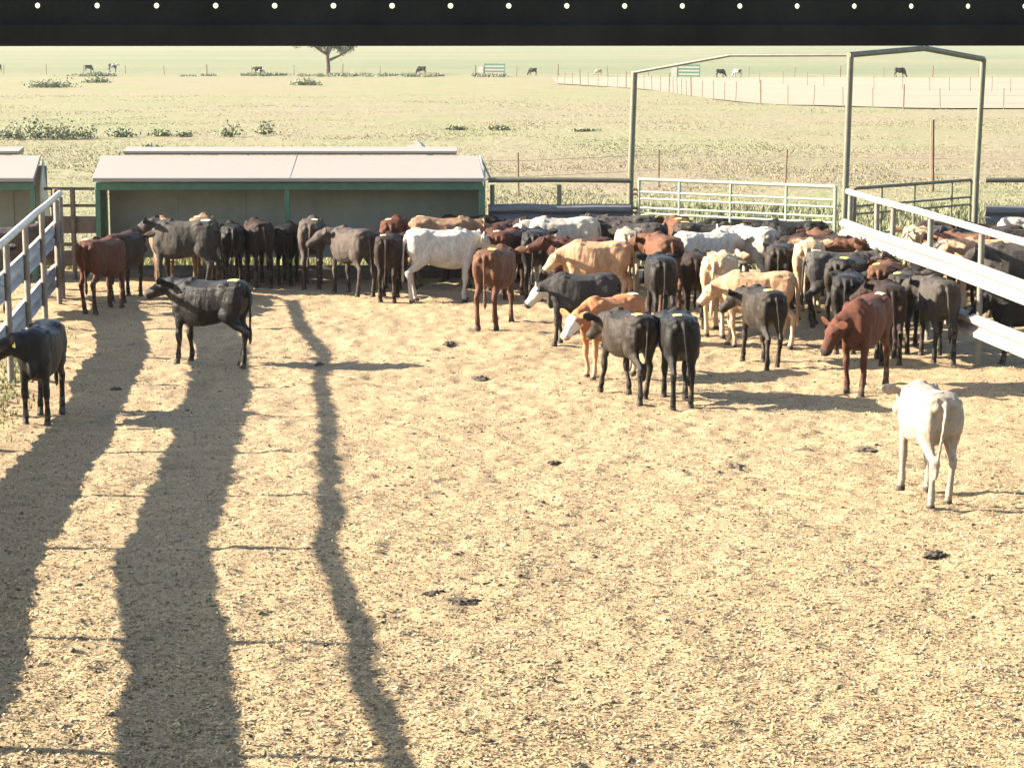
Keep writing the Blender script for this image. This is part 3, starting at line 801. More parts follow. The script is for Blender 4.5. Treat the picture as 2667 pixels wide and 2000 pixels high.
def calf_mesh(name, neck_pitch=18, neck_yaw=0, neck_len=.22, head_pitch=-38, head_yaw=0, legs=None, tail=0.0, belly=0.0, ear_droop=.02):
    mb = MB(); V = Vector
    # x, top z, bottom z, half width at hip/shoulder height, half width of the top plane
    torso = [(-.555, 1.075, .90, .085, .060), (-.535, 1.105, .79, .150, .095), (-.48, 1.125, .70, .190, .120), (-.40, 1.135, .655, .205, .130), (-.31, 1.135, .625, .205, .128),
             (-.22, 1.120, .590, .200, .095), (-.10, 1.108, .545 - belly, .222 + belly, .080), (.04, 1.108, .515 - belly, .238 + belly, .078), (.16, 1.118, .505, .226, .070),
             (.26, 1.130, .510, .200, .058), (.36, 1.120, .545, .178, .060), (.43, 1.085, .60, .150, .070), (.485, 1.02, .68, .110, .065)]
    rings = []
    for i, (x, zt_, zb_, hh, ht) in enumerate(torso):
        zm = zb_ + (zt_ - zb_) * (.62 if x < -.3 else .50)
        half = [(ht * .5, zt_), (ht, zt_ - .012), (hh * .90, zt_ - .075), (hh * .99, zm + .10), (hh, zm), (hh * .97, zm - .10), (hh * .80, zb_ + .085), (hh * .48, zb_ + .018), (hh * .2, zb_)]
        rings.append([V((x, y, z)) for y, z in half] + [V((x, -y, z)) for y, z in reversed(half)])
    mb.loft(rings)
    # hook bones, pins, shoulder and hip masses
    def ball(c, r, sx=1, sy=1, sz=1):
        c = V(c); path_loft(mb, [(c + V((-r * sx * .8, 0, 0)), r * sz * .55, r * sy * .55), (c + V((-r * sx * .4, 0, 0)), r * sz * .9, r * sy * .9), (c, r * sz, r * sy), (c + V((r * sx * .4, 0, 0)), r * sz * .9, r * sy * .9), (c + V((r * sx * .8, 0, 0)), r * sz * .55, r * sy * .55)], n=10)
    for s in (-1, 1):
        ball((-.31, s * .160, 1.075), .050, 1.6, .9, .8)
        ball((-.545, s * .085, 1.00), .050, .9, .9, .9)
        ball((-.40, s * .135, .86), .175, 1.0, .52, 1.25)
        ball((-.34, s * .150, .70), .110, 1.1, .62, 1.2)
        ball((.25, s * .140, .90), .150, .80, .46, 1.45)
        ball((.37, s * .130, .78), .090, .9, .7, 1.1)
        ball((.30, s * .115, .67), .095, 1.1, .7, 1.1)
    ball((.27, 0, 1.085), .045, 2.6, 1.1, .8)
    ball((.46, 0, .70), .085, .8, .80, 1.6)
    ball((-.22, 0, .62), .05, 2.2, .6, .7)
    # neck and head
    a, y_ = R(neck_pitch), R(neck_yaw)
    n0 = V((.25, 0, .895)); nd = V((math.cos(a) * math.cos(y_), math.cos(a) * math.sin(y_), math.sin(a)))
    b0 = V((1, 0, .15)).normalized()
    pts = []
    for i in range(6):
        u = i / 5
        dirv = b0.lerp(nd, min(1, u * 1.3))
        pts.append(n0 + dirv * (.13 + neck_len) * u)
    rad = [(.268, .150), (.250, .134), (.200, .114), (.168, .102), (.146, .094), (.126, .092)]
    path_loft(mb, [(p, r_[0], r_[1]) for p, r_ in zip(pts, rad)])
    poll = pts[-1]
    hp, hy = R(head_pitch), R(neck_yaw + head_yaw)
    hd = V((math.cos(hp) * math.cos(hy), math.cos(hp) * math.sin(hy), math.sin(hp)))
    side = V((-math.sin(hy), math.cos(hy), 0)); up = hd.cross(side) * -1
    up = side.cross(hd) * -1 if side.cross(hd).z < 0 else side.cross(hd)
    base = poll - hd * .03 + V((0, 0, .015))
    hs_ = [(-.03, .060, .070), (.01, .090, .092), (.06, .104, .100), (.12, .106, .100), (.17, .096, .084), (.22, .082, .066), (.28, .072, .058), (.33, .068, .062), (.37, .070, .072), (.40, .058, .064)]
    path_loft(mb, [(base + hd * t * .92 - up * (.020 * (t > .0) + .03 * max(0, t - .1)), v_ * 1.05, h_ * 1.18) for t, v_, h_ in hs_], up=up)
    # jaw
    path_loft(mb, [(base + hd * .05 - up * .080, .050, .05), (base + hd * .13 - up * .085, .048, .046), (base + hd * .24 - up * .078, .032, .036), (base + hd * .33 - up * .066, .026, .036)], up=up, n=10)
    # brow ridges
    for s in (-1, 1):
        c = base + hd * .125 + side * s * .070 + up * .045
        path_loft(mb, [(c - hd * .03, .02, .018), (c, .030, .026), (c + hd * .03, .02, .018)], up=up, n=8)
    # ears
    for s in (-1, 1):
        e0 = base + hd * .025 + side * s * .085 + up * .030
        ed = (side * s + up * (.12 - ear_droop) - hd * .20).normalized()
        st = []
        for u, w_ in ((0, .030), (.06, .058), (.125, .074), (.185, .060), (.235, .022)):
            st.append((e0 + ed * u, .0125, w_))
        # wide across the head axis
        P_ = [q[0] for q in st]; rings = []
        nrm = (up * .6 + hd * .8).normalized()
        wide = ed.cross(nrm).normalized()
        for (c, th, w_) in st:
            rings.append([c + wide * w_ * math.cos(q) + nrm * (th * math.sin(q) + .012 * math.cos(q) ** 2) for q in [2 * math.pi * k / 8 for k in range(8)]])
        mb.loft(rings)
    # legs: (front left, front right, hind left, hind right) foot offsets along x and lift
    legs = legs or [(.02, 0), (-.03, 0), (.03, 0), (-.05, 0)]
    feet = []
    for (s, (dx, lift)) in zip((1, -1), legs[:2]):
        y0 = s * .120
        k = V((.345 + dx * .45, y0, .385)); f_ = V((.335 + dx * .9, y0, .125 + lift)); h_ = V((.350 + dx, y0, .045 + lift))
        if lift: k = V((.375 + dx * .6 + .07, y0, .42)); f_ = V((.365 + dx * .7 - .02, y0, .16 + lift)); h_ = V((.345 + dx * .7 - .03, y0, .085 + lift))
        path_loft(mb, [(V((.34, y0, .80)), .110, .060), (V((.34, y0, .68)), .088, .056), (V((.355 + dx * .2, y0, .56)), .062, .048), (k + V((0, 0, .09)), .044, .039), (k + V((.006, 0, .02)), .050, .047), (k - V((-.004, 0, .035)), .046, .044), (k - V((0, 0, .09)), .032, .032), (k.lerp(f_, .65), .029, .030), (f_ + V((0, 0, .02)), .037, .038), (f_ - V((0, 0, .015)), .039, .040), (f_.lerp(h_, .6), .031, .034)], up=V((1, 0, 0)), n=10)
        path_loft(mb, [(h_ + V((0, 0, .02)), .040, .039), (h_ + V((.012, 0, -.045)), .054, .048)], up=V((1, 0, 0)), n=10)
        feet.append(h_)
    for (s, (dx, lift)) in zip((1, -1), legs[2:]):
        y0 = s * .120
        hk = V((-.515 + dx * .65, y0, .445)); f_ = V((-.470 + dx * .95, y0, .125 + lift)); h_ = V((-.450 + dx, y0, .045 + lift))
        if lift: hk = V((-.50 + dx * .5, y0, .50)); f_ = V((-.60 + dx * .5, y0, .20 + lift)); h_ = V((-.60 + dx * .5, y0, .11 + lift))
        path_loft(mb, [(V((-.40, y0, .82)), .165, .080), (V((-.375 + dx * .1, y0, .70)), .140, .078), (V((-.395 + dx * .2, y0, .61)), .100, .062), (V((-.44 + dx * .4, y0, .54)), .066, .047), (hk + V((.030, 0, .065)), .050, .039), (hk + V((-.012, 0, .015)), .056, .041), (hk + V((.0, 0, -.03)), .050, .040), (hk + V((.015, 0, -.09)), .036, .033), (hk.lerp(f_, .65), .031, .032), (f_ + V((0, 0, .02)), .039, .038), (f_ - V((0, 0, .015)), .041, .040), (f_.lerp(h_, .6), .032, .035)], up=V((1, 0, 0)), n=10)
        path_loft(mb, [(h_ + V((0, 0, .02)), .040, .039), (h_ + V((.012, 0, -.045)), .054, .048)], up=V((1, 0, 0)), n=10)
    # tail
    tw = tail
    tp = [V((-.52, 0, 1.055)), V((-.575, tw * .05, 1.03)), V((-.605, tw * .15, .94)), V((-.612, tw * .35, .80)), V((-.62, tw * .6, .66)), V((-.62, tw * .8, .54))]
    path_loft(mb, [(p, r_, r_) for p, r_ in zip(tp, (.034, .030, .023, .019, .018, .018))], up=V((1, 0, 0)), n=8)
    sw = tp[-1]; path_loft(mb, [(sw, .018, .018), (sw + V((0, tw * .12, -.08)), .030, .030), (sw + V((-.005, tw * .2, -.17)), .026, .026), (sw + V((0, tw * .25, -.23)), .014, .014)], up=V((1, 0, 0)), n=8)
    me = mb.mesh(name + '_raw')
    tmp = bpy.data.objects.new('tmp', me); col.objects.link(tmp)
    rm = tmp.modifiers.new('r', 'REMESH'); rm.mode = 'VOXEL'; rm.voxel_size = .0145; rm.use_smooth_shade = True
    sm = tmp.modifiers.new('s', 'SMOOTH'); sm.factor = .5; sm.iterations = 3
    dg = bpy.context.evaluated_depsgraph_get()
    out = bpy.data.meshes.new_from_object(tmp.evaluated_get(dg)); out.name = name
    bpy.data.objects.remove(tmp); bpy.data.meshes.remove(me)
    out.shade_smooth()
    nv = len(out.vertices); co = np.empty(nv * 3, np.float32); out.vertices.foreach_get('co', co); co = co.reshape(-1, 3)
    # surface relief: muscle folds and ribs
    no = np.empty(nv * 3, np.float32); out.vertex_normals.foreach_get('vector', no); no = no.reshape(-1, 3)
    upz = np.clip((co[:, 2] - .5) / .2, 0, 1)
    dd = .016 * vnoise(co[:, 0] * 9 + co[:, 1] * 3, co[:, 2] * 6 + co[:, 1] * 5, 71) + .009 * vnoise(co[:, 0] * 20, co[:, 2] * 8 + co[:, 1] * 14, 72)
    rib = .0035 * np.sin(co[:, 0] * 95 + co[:, 2] * 8) * np.clip(1 - np.abs(co[:, 0] - .03) / .2, 0, 1) * np.clip(1 - np.abs(co[:, 2] - .85) / .2, 0, 1)
    co = co + no * ((dd * .75 + rib * .8) * upz)[:, None]
    out.vertices.foreach_set('co', co.astype(np.float32).ravel()); out.update()
    B0 = np.array(base[:]); H = np.array(hd[:]); U = np.array(up[:]); S = np.array(side[:])
    rel = co - B0; t = rel @ H; lat = np.abs(rel @ S); vv = rel @ U
    near = (np.linalg.norm(rel - np.outer(np.clip(t, 0, .39), H), axis=1) < .155) & (t > -.02)
    ss = lambda x_, a_, b_: np.clip((x_ - a_) / (b_ - a_), 0, 1)
    face = near * ss(t, .02, .08) * (1 - ss(lat, .085, .105) * (t < .12))
    throat = ss(co[:, 0], .42, .52) * (1 - ss(co[:, 2], .82, .95)) * .5 * (co[:, 2] > .45)
    muz = near * ss(t, .325, .345)
    hoof = 1 - ss(co[:, 2], .045, .06)
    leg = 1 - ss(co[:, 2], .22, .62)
    sw_ = (co[:, 0] < -.57) & (co[:, 2] < .60) & (co[:, 2] > .25)
    leg = np.where(sw_ & (np.abs(co[:, 1] - tw * .9) < .1), 1.0, leg)
    at_ = out.color_attributes.new('mask', 'FLOAT_COLOR', 'POINT')
    at_.data.foreach_set('color', np.stack([np.maximum(face, throat), muz, hoof, leg], 1).astype(np.float32).ravel())
    info = dict(eyes=[base + hd * .130 + side * s * .084 + up * .012 for s in (-1, 1)],
                ears=[base + hd * .025 + side * s * .150 + up * .02 - hd * .02 for s in (-1, 1)],
                hd=hd, side=side, up=up)
    out.materials.append(None)
    bvh = BVHTree.FromPolygons([tuple(c) for c in co], [p.vertices[:] for p in out.polygons])
    # rump sticker, laid over the surface
    v = []; f = []
    nu, nw = 6, 5
    for lay in (0, 1):
        for i in range(nu):
            for j in range(nw):
                px = -.47 + .13 * i / (nu - 1); py = .015 + .095 * j / (nw - 1)
                hit = bvh.ray_cast(Vector((px, py, 1.5)), Vector((0, 0, -1)))
                z = (hit[0].z if hit[0] else 1.05) + (.010 if lay else .003)
                v.append((px, py, z))
    G = nu * nw
    for i in range(nu - 1):
        for j in range(nw - 1):
            a_ = i * nw + j
            f.append((G + a_, G + a_ + nw, G + a_ + nw + 1, G + a_ + 1)); f.append((a_, a_ + 1, a_ + nw + 1, a_ + nw))
    rim = [j for j in range(nw)] + [i * nw + nw - 1 for i in range(1, nu)] + [(nu - 1) * nw + j for j in range(nw - 2, -1, -1)] + [i * nw for i in range(nu - 2, 0, -1)]
    for p_, q_ in zip(rim, rim[1:] + rim[:1]): f.append((p_, q_, G + q_, G + p_))
    st_ = bpy.data.meshes.new('rump_sticker'); st_.from_pydata(v, [], f); st_.materials.append(None)
    info['sticker'] = st_
    return out, info

ST = [(.02, 0), (-.04, 0), (.04, 0), (-.06, 0)]
WK = [(.20, 0), (-.16, 0), (-.17, 0), (.16, 0)]
POSE = {
    'stand': dict(neck_pitch=12, head_pitch=-40, legs=ST, tail=.02),
    'alert': dict(neck_pitch=27, head_pitch=-24, legs=[(.03, 0), (-.02, 0), (.06, 0), (-.03, 0)], tail=-.03),
    'alert_walk': dict(neck_pitch=22, head_pitch=-26, neck_len=.25, legs=[(.06, 0), (-.02, 0), (-.10, 0), (.05, 0)], tail=.05),
    'feed': dict(neck_pitch=-22, head_pitch=-50, neck_len=.25, legs=ST, tail=-.05),
    'low_fwd': dict(neck_pitch=-4, head_pitch=-48, neck_len=.25, legs=[(.05, 0), (-.05, 0), (.08, 0), (-.08, 0)], tail=.04),
    'low_walk': dict(neck_pitch=-14, neck_yaw=-34, head_pitch=-60, head_yaw=-8, neck_len=.22, legs=[(.12, 0), (-.08, 0), (-.10, 0), (.06, 0)], tail=.08),
    'look_left': dict(neck_pitch=14, neck_yaw=38, head_pitch=-34, head_yaw=30, neck_len=.25, legs=ST, tail=-.04),
    'walk': dict(neck_pitch=6, neck_yaw=12, head_pitch=-42, neck_len=.25, legs=WK, tail=.06),
    'walk_left': dict(neck_pitch=8, neck_yaw=30, head_pitch=-40, head_yaw=16, neck_len=.25, legs=[(.12, 0), (-.10, 0), (-.12, 0), (.12, 0)], tail=-.06),
    'white_front': dict(neck_pitch=6, neck_yaw=0, head_pitch=-34, head_yaw=4, neck_len=.25, legs=[(.07, 0), (-.04, 0), (-.10, 0), (.10, 0)], tail=.10),
    'graze': dict(neck_pitch=-50, head_pitch=-62, neck_len=.56, legs=[(.12, 0), (-.08, 0), (.10, 0), (-.10, 0)], tail=.03, belly=.03),
}
PROTO = {k: calf_mesh('calf_' + k, **p) for k, p in POSE.items()}

def coat(name, main, dark=None, leg=None, face=None, face_thr=.75, muz=(.03, .022, .02), patch=None, patch_at=.6, rough=.6, var=.5, hoof=(.05, .04, .035), spec=.12):
    m, nt, b = nodes(name)
    g = N(nt, "ShaderNodeTexCoord").outputs["Object"]
    info = N(nt, "ShaderNodeObjectInfo")
    va = N(nt, "ShaderNodeVectorMath", operation='ADD'); nt.links.new(g, va.inputs[0])
    sc_ = N(nt, "ShaderNodeVectorMath", operation='SCALE'); sc_.inputs[0].default_value = (37, 17, 53); nt.links.new(info.outputs["Random"], sc_.inputs["Scale"]); nt.links.new(sc_.outputs[0], va.inputs[1])
    v = va.outputs[0]
    a = N(nt, "ShaderNodeAttribute", attribute_name="mask"); s = N(nt, "ShaderNodeSeparateColor"); nt.links.new(a.outputs["Color"], s.inputs[0])
    dark = dark or tuple(q * .6 for q in main)
    n1 = noise(nt, v, 3.2, 4, .6); n2 = noise(nt, v, 38, 3, .7)
    ms = N(nt, "ShaderNodeMapping"); ms.inputs["Scale"].default_value = (1, 1, .45); nt.links.new(v, ms.inputs[0]); n3 = noise(nt, ms.outputs[0], 13, 4, .65, .8)
    c = mix(nt, mth(nt, 'MULTIPLY', ramp(nt, n1, [(.36, (0, 0, 0)), (.66, (1, 1, 1))]), var), main, dark)
    c = mix(nt, ramp(nt, n3, [(.36, (.55,) * 3), (.58, (0, 0, 0))]), c, tuple(q * .5 for q in main))
    c = mix(nt, ramp(nt, n3, [(.56, (0, 0, 0)), (.72, (.35,) * 3)]), c, tuple(min(.6, q * 1.45) for q in main))
    if patch: c = mix(nt, ramp(nt, noise(nt, v, 1.7, 2, .4), [(patch_at, (0, 0, 0)), (patch_at + .03, (1, 1, 1))]), c, patch)
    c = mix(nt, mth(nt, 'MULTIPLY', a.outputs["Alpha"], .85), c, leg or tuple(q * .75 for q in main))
    if face: c = mix(nt, ramp(nt, mth(nt, 'ADD', s.outputs[0], mth(nt, 'MULTIPLY', mth(nt, 'SUBTRACT', n1, .5), .25)), [(face_thr - .06, (0, 0, 0)), (face_thr, (1, 1, 1))]), c, face)
    c = mix(nt, mth(nt, 'MULTIPLY', ramp(nt, n2, [(.4, (0, 0, 0)), (.7, (1, 1, 1))]), .28), c, tuple(q * .55 for q in main))
    # dried mud low on the legs and flank
    c = mix(nt, mth(nt, 'MULTIPLY', mth(nt, 'MULTIPLY', a.outputs["Alpha"], ramp(nt, noise(nt, v, 9, 4, .7), [(.5, (0, 0, 0)), (.66, (1, 1, 1))])), .45), c, (.20, .15, .10))
    c = mix(nt, s.outputs[1], c, muz)
    c = mix(nt, s.outputs[2], c, hoof)
    hsv = N(nt, "ShaderNodeHueSaturation"); nt.links.new(c, hsv.inputs["Color"])
    nt.links.new(mth(nt, 'ADD', .88, mth(nt, 'MULTIPLY', info.outputs["Random"], .26)), hsv.inputs["Value"])
    nt.links.new(hsv.outputs[0], b.inputs["Base Color"])
    b.inputs["Roughness"].default_value = rough
    b.inputs["Specular IOR Level"].default_value = spec
    b.inputs["Sheen Weight"].default_value = .015
    b.inputs["Sheen Roughness"].default_value = .4
    mp = N(nt, "ShaderNodeMapping"); mp.inputs["Scale"].default_value = (1, 2.4, .7); nt.links.new(v, mp.inputs[0])
    hgt = mth(nt, 'ADD', noise(nt, mp.outputs[0], 60, 3, .7), mth(nt, 'MULTIPLY', noise(nt, v, 9, 2, .5), 1.6))
    bump(nt, b, hgt, .6, .018)
    return m
W_ = (0.533, 0.475, 0.403)
COAT = {
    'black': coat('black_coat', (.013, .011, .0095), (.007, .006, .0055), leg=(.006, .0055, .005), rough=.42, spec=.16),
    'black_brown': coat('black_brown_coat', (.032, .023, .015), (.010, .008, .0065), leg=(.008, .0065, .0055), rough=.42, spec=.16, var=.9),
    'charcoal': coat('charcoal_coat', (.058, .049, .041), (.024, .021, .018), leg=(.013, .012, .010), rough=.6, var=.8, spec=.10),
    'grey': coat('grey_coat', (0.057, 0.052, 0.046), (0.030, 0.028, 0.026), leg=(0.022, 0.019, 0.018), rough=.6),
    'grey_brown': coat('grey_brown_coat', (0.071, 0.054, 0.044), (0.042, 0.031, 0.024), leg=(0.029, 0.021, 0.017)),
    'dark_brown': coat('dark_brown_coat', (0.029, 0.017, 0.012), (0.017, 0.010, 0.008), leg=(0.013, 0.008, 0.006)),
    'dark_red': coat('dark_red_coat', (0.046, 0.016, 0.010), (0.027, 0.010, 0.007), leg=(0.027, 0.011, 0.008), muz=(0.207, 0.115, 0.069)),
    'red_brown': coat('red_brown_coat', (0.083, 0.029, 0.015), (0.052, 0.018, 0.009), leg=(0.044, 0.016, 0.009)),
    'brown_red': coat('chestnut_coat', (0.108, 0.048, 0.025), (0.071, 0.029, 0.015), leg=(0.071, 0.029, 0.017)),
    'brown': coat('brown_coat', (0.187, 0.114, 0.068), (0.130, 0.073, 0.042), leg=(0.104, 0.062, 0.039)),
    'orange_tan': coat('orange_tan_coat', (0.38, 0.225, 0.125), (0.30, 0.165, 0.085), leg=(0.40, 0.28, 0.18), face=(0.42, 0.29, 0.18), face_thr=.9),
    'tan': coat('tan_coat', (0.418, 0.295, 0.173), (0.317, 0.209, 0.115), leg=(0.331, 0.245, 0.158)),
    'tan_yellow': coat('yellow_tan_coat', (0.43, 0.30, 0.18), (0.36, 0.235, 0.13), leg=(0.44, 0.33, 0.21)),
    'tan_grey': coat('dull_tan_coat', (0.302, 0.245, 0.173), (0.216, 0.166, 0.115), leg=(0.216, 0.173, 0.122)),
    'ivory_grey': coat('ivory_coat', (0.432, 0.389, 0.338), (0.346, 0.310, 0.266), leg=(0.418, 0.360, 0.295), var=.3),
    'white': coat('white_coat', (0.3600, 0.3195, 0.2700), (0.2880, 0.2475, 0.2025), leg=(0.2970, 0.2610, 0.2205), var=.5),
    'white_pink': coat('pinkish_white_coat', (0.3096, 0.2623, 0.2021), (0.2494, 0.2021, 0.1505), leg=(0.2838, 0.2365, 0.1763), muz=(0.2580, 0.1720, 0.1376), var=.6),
    'black_whiteface': coat('black_white_face_coat', (.040, .036, .034), (.018, .016, .017), leg=(.018, .016, .014), face=(.52, .47, .40), face_thr=.42, rough=.6, spec=.1),
    'orange_whiteface': coat('orange_white_face_coat', (0.360, 0.144, 0.061), (0.259, 0.094, 0.040), leg=(0.418, 0.259, 0.144), face=(0.576, 0.518, 0.446), face_thr=.62, muz=(0.360, 0.230, 0.173)),
    'dark_whiteface': coat('dark_white_face_coat', (0.036, 0.030, 0.029), (0.022, 0.019, 0.017), face=(0.533, 0.418, 0.360), face_thr=.62, muz=(0.396, 0.259, 0.216)),
    'pied': coat('pied_coat', (0.029, 0.026, 0.026), (0.018, 0.016, 0.016), patch=(0.562, 0.533, 0.490), patch_at=.52, face=(0.504, 0.475, 0.446), face_thr=.8),
    'pied_white': coat('white_pied_coat', (0.547, 0.518, 0.475), (0.475, 0.432, 0.374), patch=(0.036, 0.032, 0.032), patch_at=.56),
}

eye_me = bpy.data.meshes.new('eye'); bm = bmesh.new(); bmesh.ops.create_uvsphere(bm, u_segments=10, v_segments=6, radius=.017); bm.to_mesh(eye_me); bm.free()
eye_me.materials.append(M['eye']); eye_me.shade_smooth()
tg = MB().loft([[(-.026, y, 0), (.026, y, 0), (.034, y, -.05), (.028, y, -.078), (-.028, y, -.078), (-.034, y, -.05)] for y in (-.003, .003)])
tag_me = tg.mesh('ear_tag', M['tag_yellow'])

def place(x, y, hd, sc_, pose, mir, ct, parts, label, cat='calf', name='calf', group='calves in the cattle pens', z=None):
    me, info = PROTO[pose]
    o = add(name, me, None, label=label, cat=cat, group=group)
    o.location = (x, y, (float(pen_z(x, y, False)) if z is None else z) - .004)
    o.rotation_euler = (0, 0, R(hd)); o.scale = (sc_, -sc_ if mir else sc_, sc_)
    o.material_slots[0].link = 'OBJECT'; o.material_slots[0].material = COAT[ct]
    if 'e' in parts:
        for p in info['eyes']: add('eye', eye_me, o, loc=p)
    if 't' in parts:
        p = info['ears'][0]
        q = add('ear_tag', tag_me, o, loc=p); q.rotation_euler = (R(8), 0, math.atan2(info['hd'].y, info['hd'].x) + R(70))
    if 'h' in parts:
        q = add('rump_sticker', info['sticker'], o)
        q.material_slots[0].link = 'OBJECT'; q.material_slots[0].material = M['tag_yellow' if ct in ('black', 'black_brown', 'brown_red') else 'tag_pale']
    return o

